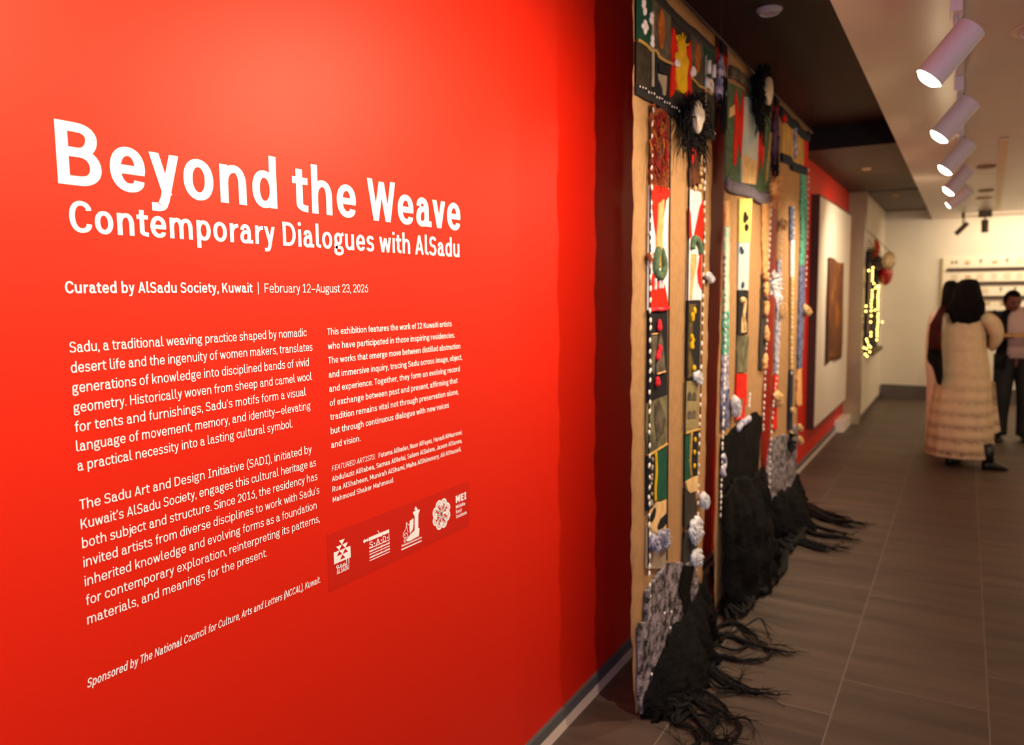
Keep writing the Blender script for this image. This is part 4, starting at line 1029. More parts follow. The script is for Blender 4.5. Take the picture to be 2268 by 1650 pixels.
    T = [[(XB + .05, 2.78, 0.13), (XB + .14, 2.80, .05), fl(1520, 1560), fl(1545, 1590), fl(1570, 1620), fl(1600, 1640), fl(1640, 1610)],
         [(XB + .05, 2.85, 0.14), (XB + .15, 2.86, .05), fl(1540, 1545), fl(1575, 1560), fl(1590, 1590), fl(1560, 1625), fl(1600, 1648)],
         [(XB + .06, 2.9, 0.14), (XB + .15, 2.92, .05), fl(1560, 1530), fl(1600, 1560), fl(1620, 1595), fl(1645, 1575)],
         [(XB + .06, 2.95, 0.16), (XB + .14, 3.0, .05), fl(1545, 1470), fl(1590, 1495), fl(1640, 1525), fl(1690, 1536), fl(1750, 1540)],
         [(XB + .06, 3.0, 0.17), (XB + .13, 3.05, .05), fl(1550, 1455), fl(1600, 1490), fl(1650, 1520), fl(1700, 1530)],
         [(XB + .05, 3.1, 0.17), (XB + .12, 3.15, .05), fl(1560, 1420), fl(1610, 1405), fl(1660, 1425), fl(1710, 1440), fl(1770, 1446)],
         [(XB + .05, 3.2, 0.15), (XB + .1, 3.25, .05), fl(1570, 1400), fl(1620, 1378), fl(1660, 1400), fl(1700, 1425), fl(1750, 1430)],
         [(XB + .05, 3.12, 0.15), (XB + .1, 3.1, .05), fl(1570, 1450), fl(1630, 1460), fl(1680, 1462), fl(1710, 1445), fl(1690, 1425)],
         [(XB + .04, 3.3, 0.14), (XB + .1, 3.3, .05), fl(1590, 1420), fl(1640, 1392), fl(1682, 1370, .05), fl(1700, 1400), fl(1712, 1432)],
         [(XB + .05, 2.8, 0.13), (XB + .12, 2.82, .05), fl(1500, 1600), fl(1530, 1580), fl(1590, 1600), fl(1560, 1650)],
         [(XB + .04, 3.4, 0.13), (XB + .08, 3.4, .05), fl(1590, 1360), fl(1640, 1335), fl(1665, 1345)],
         [(XB + .04, 3.45, 0.13), (XB + .06, 3.45, .05), fl(1575, 1330), fl(1600, 1350), fl(1630, 1345)],
         [(XB + .06, 2.88, 0.14), (XB + .13, 2.9, .05), fl(1600, 1575), fl(1640, 1612), fl(1610, 1648), fl(1580, 1640)],
         [(XB + .06, 2.97, 0.14), (XB + .13, 3.02, .05), fl(1560, 1500), fl(1600, 1525), fl(1640, 1500), fl(1650, 1480)]]
    T += [[(XB + .1, 2.8, .03), (XB + .15, 2.82, .02), fl(1490, 1595), fl(1530, 1610), fl(1550, 1640), fl(1520, 1655), fl(1500, 1640)],
          [(XB + .1, 2.9, .03), (XB + .15, 2.92, .02), fl(1550, 1560), fl(1585, 1585), fl(1575, 1615), fl(1545, 1625), fl(1560, 1600)],
          [(XB + .1, 2.9, .03), (XB + .15, 2.92, .02), fl(1570, 1570), fl(1610, 1590), fl(1650, 1590), fl(1672, 1612), fl(1668, 1626)],
          [(XB + .1, 3.05, .03), (XB + .16, 3.05, .02), fl(1560, 1480), fl(1600, 1510), fl(1640, 1530), fl(1600, 1535), fl(1570, 1540)],
          [(XB + .1, 3.2, .03), (XB + .15, 3.2, .02), fl(1580, 1430), fl(1630, 1440), fl(1660, 1420), fl(1640, 1400), fl(1680, 1395)]]
    for i, p in enumerate(T): hair_rope(p, (.016, .011, .009, .018, .013, .016, .014, .012, .006, .010, .007, .006, .008, .008, .010, .009, .006, .009, .008)[i], root, 20 + i, 4, 22)
    return root
banner_one()

# ---- second banner
def banner_two():
    root = thing('textile_banner', (XB, 4.3, 2.79), 'middle burlap banner with scarlet arcs and a pale blue panel at its top', 'textile banner', 'patchwork banners in front of the red wall')
    yl = [3.86, 3.85, 3.82, 3.79, 3.77, 3.76, 3.79]; zl = [2.79, 2.4, 1.9, 1.4, .9, .4, .02]
    yr = [4.82, 4.81, 4.80, 4.78, 4.74, 4.72, 4.70]; zr = zl
    sheet('burlap_backing', list(zip(yl, zl)), list(zip(yr, zr)), BURLAP, root, 13, 0.006)
    top, bot = lambda f: None, None
    patch('header_panel', z7((115, 420), (250, 480), (410, 600), (512, 690), (505, 1500), (330, 1440), (230, 1400), (95, 1350)), CL['sage'], root, 0, label='grey green header')
    cord('upper_braid', z7((135, 330), (200, 350), (270, 410), (330, 470), (400, 540), (510, 640)), CL['greybraid'] if False else CL['greybrown'], root, 0.030, 0)
    patch('crescent_patch', z7((185, 480), (205, 620), (225, 800), (205, 1000), (185, 1180), (165, 1180), (165, 1000), (180, 780), (172, 620)), CL['red'], root, 1, label='scarlet arc')
    patch('crescent_patch', z7((255, 490), (262, 700), (248, 1000), (235, 1110), (215, 1000), (210, 830), (232, 660)), CL['red'], root, 1, label='scarlet arc')
    patch('crescent_patch', z7((385, 760), (408, 850), (412, 1000), (392, 1200), (370, 1340), (365, 1150), (378, 950)), CL['red'], root, 1, label='scarlet arc')
    patch('crescent_patch', z7((440, 740), (448, 900), (440, 1100), (425, 1220), (412, 1100), (412, 950), (425, 830)), CL['red'], root, 1, label='scarlet arc')
    patch('cloth_patch', z7((262, 560), (300, 560), (340, 640), (395, 760), (380, 1180), (365, 1360), (232, 1340), (235, 1100), (250, 850)), CL['pale'], root, 1, label='pale blue and cream painted panel')
    patch('cloth_patch', z7((240, 1080), (380, 1150), (365, 1360), (235, 1340)), CL['cream'], root, 2, label='cream patch')
    patch('cloth_patch', z7((130, 660), (180, 620), (175, 720), (125, 750)), CL['cream'], root, 1)
    cord('gold_cord', z7((500, 880), (490, 1000), (470, 1180), (460, 1330)), CL['gold'], root, .009, 1)
    cord('lower_braid', z7((95, 1340), (150, 1380), (230, 1400), (330, 1430), (400, 1480), (490, 1480)), CL['greybraid'], root, 0.032, 1)
    tuft('feather_tuft', z7((500, 1400))[0], CL['peach'], root, .09, 40, .2, 5, 'pale orange feathers', .004, .02)
    c = z7((345, 490))[0]
    tuft('mask_hair', z7((340, 450))[0], M_HAIR, root, 0.115, 130, 0.5, 17, 'black shaggy hair', 0.005, 0.03)
    tuft('mask_hair', z7((340, 640))[0], M_HAIR, root, 0.085, 80, 0.9, 18, 'black shaggy hair', 0.005, 0.03)
    bm = BM(); vs = ellipsoid(bm, (XB + .085, c[0], c[1] - .02), (.022, .045, .075), 14, 10)
    for v in vs:
        if v.co.x > XB + .09 and abs(v.co.y - c[0]) < .012: v.co.x += .007
    obj('mask_face', bm, mat('ivory_mask', (206, 180, 140), 0.4, 0.15, 30), root, smooth=True)
    # three strips of patches between bare burlap
    patch('cloth_patch', ragged(z8((75, 20), (115, 20), (112, 220), (78, 220)), 3, .008), CL['peach'], root, 1, label='pale orange print')
    patch('cloth_patch', ragged(z8((78, 220), (112, 220), (108, 500), (106, 900), (70, 900), (75, 520)), 4, .008), CL['mint'], root, 1, label='mint embroidered strip')
    patch('cloth_patch', ragged(z8((70, 900), (106, 900), (102, 1240), (62, 1240)), 5, .008), CL['teal'], root, 1, label='teal embroidered strip')
    patch('cloth_patch', ragged(z8((62, 1240), (104, 1240), (100, 1640), (52, 1640)), 6, .008), CL['lilac'], root, 1, label='lilac strip')
    patch('cloth_patch', ragged(z9((80, 0), (150, 0), (140, 420), (70, 430)), 7, .008), CL['blue'], root, 1, label='slate blue strip')
    patch('cloth_patch', z8((190, 0), (290, 0), (272, 345), (185, 345)), CL['lemon'], root, 1, label='lemon yellow square')
    lumps('bead_cluster', z8((225, 140), (235, 155), (222, 160), (235, 230)), CL['dark'], root, .018, 2)
    patch('cloth_patch', z8((185, 350), (272, 350), (262, 725), (180, 725)), CL['pale'], root, 1, label='pale grey blue square')
    lumps('bead_cluster', z8((195, 405), (205, 420), (210, 680), (208, 690)), CL['blue'], root, .014, 2)
    patch('cloth_patch', z8((180, 730), (262, 730), (255, 1080), (175, 1080)), CL['black'], root, 1, label='black square with an ivory bird neck')
    cord('bird_neck', z8((195, 815), (210, 800), (225, 815), (222, 870), (215, 930), (222, 1000), (225, 1040)), CL['cream'], root, .014, 2, 'ivory bird neck')
    patch('bird_body', z8((205, 940), (225, 930), (240, 990), (240, 1060), (200, 1065)), CL['cream'], root, 2, label='ivory bird body')
    patch('cloth_patch', z8((175, 1090), (268, 1090), (252, 1380), (170, 1380)), CL['olive2'], root, 1, label='faded olive print')
    patch('cloth_patch', z8((168, 1390), (250, 1390), (245, 1640), (165, 1640)), CL['red'], root, 1, label='scarlet print')
    patch('cloth_patch', z9((222, 0), (318, 0), (310, 320), (220, 340)), CL['red'], root, 1, label='scarlet print')
    patch('blot_patch', z9((250, 120), (290, 110), (280, 190), (250, 190)), CL['olive2'], root, 2)
    patch('cloth_patch', ragged(z8((375, 20), (440, 20), (425, 250), (420, 560), (380, 600), (372, 300)), 8, .01), CL['peach'], root, 1, label='pale orange print')
    patch('cloth_patch', ragged(z8((370, 600), (420, 600), (405, 1000), (390, 1350), (350, 1350), (362, 900)), 9, .008), CL['dark'], root, 1, label='dark strip with orange tassels')
    lumps('orange_tassel', z8((385, 620), (385, 700), (385, 740), (390, 850), (385, 890), (390, 1060), (392, 1090), (380, 1270), (375, 1300), (375, 1330)), CL['peach'], root, .03, 2, 'orange tassel', 4)
    tuft('wool_tuft', z8((430, 690))[0], CL['white'], root, .09, 50, .1, 21, 'white wool tuft', .008, .02)
    lumps('wool_pompom', z8((135, 1610), (140, 1640)) + z9((180, 150), (185, 200), (190, 240)), CL['white'], root, .03, 2, 'white wool puff', 22)
    # charred lower half
    patch('charred_cloth', ragged(z9((140, 500), (230, 400), (330, 340), (440, 250), (500, 300), (470, 700), (420, 1200), (200, 1300), (60, 1380), (60, 700), (80, 520)), 14, .012, .06), CL['skirt'], root, 1, .008, label='blackened cloth')
    patch('charred_cloth', z9((232, 470), (330, 400), (310, 800), (280, 1000), (225, 900)), cloth('smoke_grey', (92, 80, 72), rgb2=(70, 60, 54)), root, 2, label='smoke grey panel')
    cord('silver_cord', z9((220, 440), (260, 380), (310, 350), (345, 320)), CL['lilac'], root, .02, 3)
    cord('silver_cord', z9((60, 720), (80, 800), (55, 900), (75, 920)), CL['lilac'], root, .016, 3)
    skirt('black_skirt', [(3.80, .62, .016), (4.05, .66, .018), (4.3, .60, .022), (4.5, .58, .022), (4.70, .62, .016)], [(3.77, .006, .01), (3.95, .006, .10), (4.25, .006, .17), (4.5, .006, .15), (4.76, .006, .05)], CL['skirt'], root, 6, folds=7, amp=.022)
    shells(root, px_((1600, 560), (1599, 800), (1594, 950), (1590, 1090), (1590, 1145)), 44, 5, 1.15)
    shells(root, px_((1702, 445), (1696, 600), (1690, 800), (1684, 960)), 40, 6, 1.1)
    shells(root, px_((1655, 870), (1652, 905)), 4, 7, 1.2)
    T = [[(XB + .05, 3.85, 0.17), (XB + .12, 3.85, .05), fl(1610, 1230), fl(1640, 1280), fl(1660, 1315), fl(1680, 1330)],
         [(XB + .05, 3.9, 0.17), (XB + .14, 3.9, .05), fl(1630, 1220), fl(1650, 1260), fl(1672, 1300), fl(1690, 1322)],
         [(XB + .05, 3.82, 0.17), (XB + .10, 3.8, .05), fl(1590, 1240), fl(1605, 1280), fl(1620, 1300)],
         [(XB + .05, 4.0, 0.17), (XB + .14, 4.0, .05), fl(1640, 1200), fl(1658, 1235), fl(1662, 1258)],
         [(XB + .05, 4.2, 0.17), (XB + .16, 4.2, .05), fl(1680, 1190), fl(1695, 1220), fl(1702, 1245)],
         [(XB + .05, 4.3, 0.17), (XB + .16, 4.3, .05), fl(1720, 1180), fl(1780, 1205), fl(1830, 1218), fl(1866, 1212)],
         [(XB + .05, 4.4, 0.17), (XB + .18, 4.4, .05), fl(1730, 1170), fl(1790, 1200), fl(1850, 1212), fl(1872, 1200)],
         [(XB + .05, 4.5, 0.17), (XB + .18, 4.5, .05), fl(1750, 1160), fl(1800, 1180), fl(1850, 1190), fl(1895, 1195)],
         [(XB + .05, 4.6, 0.17), (XB + .16, 4.6, .05), fl(1760, 1165), fl(1810, 1165), fl(1860, 1180), fl(1900, 1185)],
         [(XB + .04, 3.8, 0.15), (XB + .08, 3.72, .05), fl(1575, 1255), fl(1580, 1290), fl(1600, 1315)],
         [(XB + .05, 4.25, 0.17), (XB + .15, 4.25, .05), fl(1700, 1200), fl(1712, 1226), fl(1706, 1240)]]
    for i, p in enumerate(T): hair_rope(p, (.018, .015, .010, .016, .018, .024, .022, .022, .018, .009, .013)[i], root, 50 + i, 4, 10)
    return root
banner_two()

# ---- third banner
def banner_three():
    root = thing('textile_banner', (XB, 5.5, 2.79), 'farthest burlap banner with an ochre header and a turquoise strip along its right side', 'textile banner', 'patchwork banners in front of the red wall')
    zl = [2.79, 2.4, 1.9, 1.4, .9, .4, .02]
    yl = [5.06, 5.08, 5.06, 5.04, 5.02, 5.0, 5.0]; yr = [6.03, 6.0, 5.99, 5.97, 5.93, 5.90, 5.88]
    sheet('burlap_backing', list(zip(yl, zl)), list(zip(yr, zr_ := zl)), BURLAP, root, 23, 0.006)
    patch('header_panel', z7((625, 770), (720, 850), (820, 950), (820, 1190), (740, 1160), (620, 1100)), cloth('ochre_print', (222, 170, 84), rgb2=(186, 146, 84), scale=10), root, 0, label='ochre print header')
    patch('cloth_patch', z7((820, 950), (852, 980), (845, 1200), (815, 1190)), CL['red'], root, 1, label='scarlet edge')
    cord('upper_braid', z7((595, 690), (640, 730), (700, 800), (740, 820), (790, 890), (860, 930)), CL['navy'], root, .034, 1)
    cord('lower_braid', z7((605, 1110), (660, 1130), (700, 1150)), CL['navy'], root, .028, 1)
    cord('lower_braid', z7((695, 1180), (760, 1210), (835, 1240)), CL['navy'], root, .028, 1)
    cord('lilac_cord', z7((725, 850), (720, 960), (730, 1040), (722, 1110)), CL['lilac'], root, .020, 1)
    lumps('red_tassel', z7((615, 750), (622, 770)), CL['red'], root, .022, 2)
    patch('cloth_patch', ragged(z8((680, 0), (735, 0), (728, 250), (710, 530), (675, 530), (685, 250)), 3, .008), CL['teal'], root, 1, label='turquoise strip')
    patch('cloth_patch', z7((790, 1240), (835, 1250), (840, 1640), (785, 1640)), CL['teal'], root, 1, label='turquoise strip')
    patch('cloth_patch', ragged(z8((675, 535), (710, 535), (712, 800), (700, 1100), (690, 1340), (655, 1350), (665, 900)), 5, .010), CL['blue'], root, 1, label='slate blue strip')
    patch('cloth_patch', ragged(z8((655, 1360), (688, 1350), (690, 1640), (650, 1640)), 6, .010), CL['peach'], root, 1, label='peach strip')
    patch('cloth_patch', ragged(z8((600, 60), (632, 60), (630, 330), (600, 330)), 7, .004), CL['blue'], root, 1, label='slate blue strip')
    patch('cloth_patch', z8((605, 330), (632, 330), (628, 620), (602, 620)), CL['white'], root, 1, label='off-white strip')
    patch('cloth_patch', z8((602, 620), (630, 620), (625, 1360), (598, 1360)), CL['gold'], root, 1, label='gold braid strip')
    patch('cloth_patch', z8((595, 1360), (622, 1360), (615, 1640), (590, 1640)), CL['navy'], root, 1, label='navy strip')
    patch('cloth_patch', z9((800, 0), (830, 0), (830, 440), (790, 450)), CL['navy'], root, 1, label='navy strip')
    patch('cloth_patch', ragged(z8((500, 500), (525, 480), (520, 900), (500, 1380), (475, 1390), (490, 900)), 8, .010), CL['lilac'], root, 1, label='lilac strip')
    patch('cloth_patch', z8((470, 1400), (500, 1400), (490, 1640), (462, 1640)), CL['red'], root, 1, label='scarlet strip')
    patch('cloth_patch', z9((630, 180), (670, 190), (668, 440), (620, 440)), CL['red'], root, 1, label='scarlet strip')
    lumps('wool_pompom', z8((515, 865), (512, 900), (520, 200), (700, 880), (712, 890)) + z9((640, 80), (645, 130)), CL['cream'], root, .035, 2, 'cream wool puff', 31)
    patch('sequin_panel', ragged(z9((600, 540), (680, 500), (780, 520), (850, 420), (885, 400), (870, 900), (870, 1180), (800, 1300), (700, 1320), (580, 1160), (560, 900), (580, 700)), 15, .014, .06), CL['sequin'], root, 1, .008, label='grey sequined cloth')
    patch('charred_cloth', ragged(z9((800, 700), (870, 640), (872, 1190), (800, 1250), (740, 1000)), 16, .012, .06), CL['skirt'], root, 2, label='blackened cloth')
    tuft('wool_tuft', z9((790, 560))[0], M_HAIR, root, .07, 40, .3, 24, 'black wool tuft', .006, .015)
    lumps('wool_pompom', z9((890, 540), (900, 560), (895, 420), (800, 500), (815, 235)), CL['cream'], root, .025, 2, 'cream wool puff', 32)
    skirt('black_skirt', [(5.0, .32, .012), (5.3, .30, .012), (5.6, .26, .02), (5.88, .30, .012)], [(4.97, .006, .02), (5.2, .006, .12), (5.55, .006, .17), (5.9, .006, .06)], CL['skirt'], root, 7, folds=6, amp=.022)
    shells(root, px_((1725, 490), (1722, 700), (1716, 830), (1708, 880), (1700, 1000), (1698, 1085)), 44, 8, 1.15)
    shells(root, px_((1752, 455), (1752, 520), (1750, 640), (1748, 830)), 34, 9, 1.2)
    shells(root, px_((1786, 370), (1784, 520), (1779, 640)), 20, 10, 1.1)
    T = [[(XB + .05, 5.1, 0.17), (XB + .15, 5.1, .05), fl(1770, 1125), fl(1820, 1140), fl(1870, 1155), fl(1925, 1162)],
         [(XB + .05, 5.2, 0.17), (XB + .16, 5.2, .05), fl(1780, 1120), fl(1830, 1135), fl(1880, 1150), fl(1915, 1165)],
         [(XB + .05, 5.3, 0.17), (XB + .16, 5.3, .05), fl(1770, 1130), fl(1810, 1145), fl(1860, 1160), fl(1905, 1170)],
         [(XB + .05, 5.0, 0.17), (XB + .15, 4.95, .05), fl(1750, 1145), fl(1800, 1160), fl(1860, 1182), fl(1895, 1198)],
         [(XB + .05, 5.4, 0.15), (XB + .16, 5.4, .05), fl(1775, 1115), fl(1810, 1125), fl(1850, 1140)],
         [(XB + .05, 5.05, 0.15), (XB + .14, 5.0, .05), fl(1755, 1150), fl(1790, 1170), fl(1815, 1190)]]
    for i, p in enumerate(T): hair_rope(p, (.024, .022, .020, .020, .016, .016)[i], root, 80 + i, 4, 10)
    return root
banner_three()

# rail the banners hang from, and the cloth scraps between them
rail = tag(obj('hanging_rail', tube(BM(), [(XB - .004, 2.2, 2.797), (XB - .004, 6.25, 2.797)], 0.008, 8), mat('dark_bronze', (52, 40, 30), 0.5), smooth=True), 'thin dark rail just under the black ceiling holding the three banners', 'rail')
for y in (2.3, 3.74, 4.94, 6.2):
    bm = BM(); tube(bm, [(XB - .004, y, 2.797), (XB - .004, y, ZN)], .004, 6); obj('hanger_rod', bm, mat('dark_bronze', (52, 40, 30), 0.5), rail)
def tassel(loc, ln, w, m, label, seed):
    root = thing('cloth_tassel', loc, label, 'tassel', 'tassels hanging between the banners')
    rd = random.Random(seed); bm = BM(); n = 14; rings = []
    for i in range(9):
        t = i / 8; r = w * (.25 + .75 * math.sin(min(1, t * 1.15) * PI * .62)) * (1 if t < .85 else .6)
        rings.append([(loc[0] + r * .5 * math.cos(2 * PI * k / n) * rd.uniform(.8, 1.15), loc[1] + r * math.sin(2 * PI * k / n) * rd.uniform(.8, 1.15), loc[2] - .06 - ln * t) for k in range(n)])
    loft(bm, rings); obj('cloth_bundle', bm, m, root, smooth=True)
    bm = BM(); tube(bm, [loc, (loc[0], loc[1], loc[2] - .08)], .008, 6); obj('knot', bm, M_HAIR, root)
    bm = BM()
    for i in range(26):
        y = loc[1] + rd.uniform(-w, w) * .7; tube(bm, [(loc[0] + rd.uniform(-.02, .03), y, loc[2] - ln * .7), (loc[0] + rd.uniform(-.02, .03), y + rd.uniform(-.02, .02), loc[2] - ln - rd.uniform(.08, .2))], .003, 4)
    obj('fringe', bm, M_HAIR, root)
    return root
tassel((XB, 3.735, 2.786), .24, .05, CL['lilac'], 'lilac grey cloth tassel in the gap right of the nearest banner', 1)
tassel((XB, 4.935, 2.786), .34, .06, cloth('mauve', (112, 80, 98), rgb2=(60, 44, 56)), 'mauve cloth tassel in the gap right of the middle banner', 2)

# ------------------------------------------------------------------ framed weaving on the far part of the red wall
fr = thing('framed_weaving', (0, 8.8, 1.42), 'large white mount in dark brown frame with a small rust weaving on it', 'framed artwork')
M_FRAME = mat('dark_brown_frame', (70, 44, 28), 0.45, 0.1, 20)
FY0, FY1, FZ0, FZ1, FD = 7.65, 9.93, 0.345, 2.495, 0.072
boxobj('side_rail', (0.0, FY0 - 0.012, FZ0 - 0.012), (FD, FY0, FZ1 + 0.012), M_FRAME, fr)
boxobj('side_rail', (0.0, FY1, FZ0 - 0.012), (FD, FY1 + 0.012, FZ1 + 0.012), mat('light_brown_edge', (150, 84, 40), 0.5), fr)
boxobj('top_rail', (0.0, FY0, FZ1), (FD, FY1, FZ1 + 0.012), M_FRAME, fr)
boxobj('bottom_rail', (0.0, FY0, FZ0 - 0.012), (FD, FY1, FZ0), M_FRAME, fr)
boxobj('mount_board', (0.0, FY0, FZ0), (FD - 0.006, FY1, FZ1), mat('ivory_mount', (238, 224, 204), 0.75), fr)
bm = BM()
N = 26; rd = random.Random(4); v = {}
for i in range(N + 1):
    for k in range(N + 1):
        a, b = i / N, k / N
        y = 8.20 + a * 1.11 + (math.sin(b * 9) * .012); z = 0.90 + b * 1.06 + math.sin(a * 5.2) * .018 - (.035 * math.sin(a * PI) if k == N else 0)
        v[i, k] = bm.verts.new((FD + 0.012 + 0.006 * math.sin(a * 13 + b * 4), y, z))
for i in range(N):
    for k in range(N): bm.faces.new((v[i, k], v[i + 1, k], v[i + 1, k + 1], v[i, k + 1]))
bmesh.ops.solidify(bm, geom=bm.faces[:], thickness=0.008)
wv = mat('rust_weaving', (172, 108, 66), 0.9, 0.2, 2.2, 0.5, 160, rgb2=(138, 92, 62))
nt = wv.node_tree; p = nt.nodes['Principled BSDF']; src = p.inputs['Base Color'].links[0].from_socket
tc = nt.nodes.new('ShaderNodeTexCoord'); n = nt.nodes.new('ShaderNodeTexNoise'); n.inputs['Scale'].default_value = 2.6; n.inputs['Detail'].default_value = 2
nt.links.new(tc.outputs['Object'], n.inputs['Vector']); r = nt.nodes.new('ShaderNodeValToRGB')
r.color_ramp.elements[0].position = 0.58; r.color_ramp.elements[1].position = 0.72
mx = nt.nodes.new('ShaderNodeMix'); mx.data_type = 'RGBA'; nt.links.new(n.outputs['Fac'], r.inputs['Fac']); nt.links.new(r.outputs['Color'], mx.inputs['Factor'])
nt.links.new(src, mx.inputs['A']); mx.inputs['B'].default_value = (*lin((226, 150, 52)), 1); nt.links.new(mx.outputs['Result'], p.inputs['Base Color'])
o = obj('textile', bm, wv, fr, smooth=True); o['label'] = 'rust brown weaving with golden and red patches'

# ------------------------------------------------------------------ display of drawings and specimens on the far wall
bd = thing('display_board', (1.6, 13.0, 1.3), 'white panel with rows of small drawings between dark ledges on the far wall', 'display board')
BX0, BX1, BZ0, BZ1 = 0.945, 3.6, 1.33, 2.09
boxobj('panel', (BX0, 13.0, BZ0), (BX1, 13.029, BZ1), mat('ivory_panel', (240, 228, 206), 0.6), bd)
M_LEDGE = mat('dark_bronze_ledge', (58, 42, 18), 0.5)
boxobj('edge_strip', (BX0 - 0.012, 12.992, 1.2), (BX0 + 0.012, 13.029, BZ1), mat('tan_edge', (190, 168, 120), 0.5), bd)
for z in (1.925, 1.728, 1.525): boxobj('ledge', (1.01, 12.965, z - 0.020), (BX1, 13.0, z + 0.014), M_LEDGE, bd, 0.003)
boxobj('cabinet_base', (1.55, 12.93, 1.16), (BX1, 13.029, 1.32), mat('black_cabinet', (16, 17, 14), 0.5), bd)
rd = random.Random(12)
INK = mat('print_ink', (92, 70, 46), 0.7); INK2 = mat('faint_print', (196, 170, 134), 0.7)
def flat_quad(bm, x0, x1, z0, z1, y=12.9985):
    bm.faces.new([bm.verts.new(q) for q in ((x0, y, z0), (x1, y, z0), (x1, y, z1), (x0, y, z1))])
for zr in (1.965, 1.765, 1.565, 1.385):
    x = 1.03 + rd.uniform(0, .05)
    while x < 2.5:
        w = rd.uniform(.07, .10); kind = rd.choice('llcdsb'); bm = BM(); h = .085
        if kind == 'l':
            for i in range(5): flat_quad(bm, x, x + w * rd.uniform(.8, 1), zr + .005 + i * .018, zr + .012 + i * .018)
        elif kind == 'c':
            bm.faces.new([bm.verts.new((x + w / 2 + .036 * math.cos(t * PI / 8), 12.9985, zr + .045 + .036 * math.sin(t * PI / 8))) for t in range(16)])
        elif kind == 'd':
            bm.faces.new([bm.verts.new(q) for q in ((x + w * .3, 12.9985, zr + .09), (x + w * .8, 12.9985, zr + .085), (x + w * .55, 12.9985, zr + .05), (x + w * .5, 12.9985, zr))])
        elif kind == 's':
            flat_quad(bm, x, x + w * .8, zr + .02, zr + .07)
        else:
            flat_quad(bm, x, x + .028, zr + .04, zr + .075); flat_quad(bm, x + .05, x + .078, zr + .04, zr + .078)
        obj('print', bm, INK if kind in 'db' else INK2, bd)
        x += w + rd.uniform(.05, .11)

# grey track head by the far wall, seen upright
def far_head():
    root = thing('track_spotlight', (1.432, 12.0, ZW), 'small grey spotlight pointing straight down before the far wall', 'spotlight', 'grey spotlights by the far wall')
    boxobj('adapter', (1.355, 11.96, 2.565), (1.51, 12.04, 2.645), M_GREYL, root, .004)
    bm = BM(); tube(bm, [(1.432, 12.0, 2.57), (1.432, 12.0, 2.53)], .01, 8); obj('stem', bm, M_GREYL, root)
    bm = BM(); tube(bm, [(1.432, 12.0, 2.535), (1.438, 12.0, 2.37)], .042, 24); obj('housing', bm, M_GREYL, root)
    bm = BM(); tube(bm, [(1.438, 12.0, 2.3705), (1.438, 12.0, 2.368)], .034, 24); obj('lens', bm, M_BLACK, root)
far_head()

# ------------------------------------------------------------------ dark wall piece with fairy lights, red pouch and pale globes
gx = 0.20
hg = thing('wall_hanging', (0.17, 11.1, 1.5), 'black wall hanging on the white side wall behind the string of lights', 'wall hanging')
boxobj('panel', (0.171, 10.55, 0.86), (0.205, 12.0, 2.12), mat('black_felt', (22, 20, 14), 0.85), hg, .004)
boxobj('strip', (0.205, 10.62, 1.1), (0.212, 10.86, 1.98), mat('mauve_grey_felt', (150, 118, 112), 0.8), hg, .002)
boxobj('hook_rail', (0.171, 10.75, 2.12), (0.25, 11.5, 2.16), mat('olive_brown', (110, 96, 56), 0.6), hg, .004)
boxobj('lower_ledge', (0.171, 10.9, 0.80), (0.27, 12.1, 0.855), mat('olive_brown', (110, 96, 56), 0.6), hg, .004)
gl = thing('string_lights', (gx, 11.2, 1.8), 'string of warm glowing bulbs draped down the black wall hanging', 'string lights')
M_BULB = mat('warm_bulb', (255, 214, 110), 0.4, emit=11.0)
zB = reg(1880, 560, 6.35)
bulbs = [(340, 208), (280, 250), (335, 255), (335, 300), (333, 342), (330, 388), (353, 432), (330, 530), (328, 580), (330, 622), (320, 665), (316, 712), (318, 760), (316, 815), (242, 750), (240, 822), (370, 805), (316, 885), (308, 972), (312, 1122), (310, 1168), (400, 470), (422, 470), (375, 492), (415, 500), (418, 545), (410, 590), (405, 630), (412, 660), (408, 700), (410, 745), (408, 790), (412, 855), (405, 900), (412, 945), (408, 985), (402, 1035), (396, 1080), (398, 1125), (396, 1168), (392, 1225), (472, 972), (250, 1215), (262, 1250), (280, 1298), (305, 1325), (215, 1335), (252, 1348), (294, 1392), (232, 1425), (258, 1452)]
wire = BM(); P = []
for a, b in bulbs:
    q = pt(1880 + a / 6.35, 560 + b / 6.35, 0, 0.235); bm = BM(); ellipsoid(bm, q, (.0085, .0085, .010), 10, 8)
    obj('bulb', bm, M_BULB, gl, smooth=True); P.append(q + Vector((-.012, 0, .016)))
tube(wire, P[:21], .003, 5); tube(wire, P[21:42], .003, 5); tube(wire, P[42:], .003, 5)
for i in (0, 21, 42): tube(wire, [P[i], Vector((0.21, P[i].y, P[i].z + .05))], .003, 5)
obj('wire', wire, mat('dark_wire', (20, 22, 14), 0.6), gl)
c = pt(1961, 606, 0, 0.32)
pouch = thing('hanging_pouch', tuple(c), 'red heart shaped pouch hanging beside the string of lights', 'hanging ornament')
bm = BM()
vs = ellipsoid(bm, c, (.09, .30, .155), 24, 16)
for v in vs:
    t = (v.co.z - c.z) / .155; u = (v.co.y - c.y) / .30
    v.co.y = c.y + (v.co.y - c.y) * (1.0 if t > 0 else 1.0 + t * .75)
    if t > .3: v.co.z -= .05 * (1 - min(1, abs(u) * 3))
obj('pouch', bm, mat('red_satin', (214, 22, 20), 0.4, 0.15, 8), pouch, smooth=True)
bm = BM(); tube(bm, [tuple(c + Vector((-.02, 0, .08))), tuple(c + Vector((-.09, 0, .36))), (0.17, c.y, c.z + .5)], .004, 6); obj('cord', bm, mat('dark_wire', (20, 22, 14), 0.6), pouch)
c2 = pt(1947, 583, 0, 0.30)
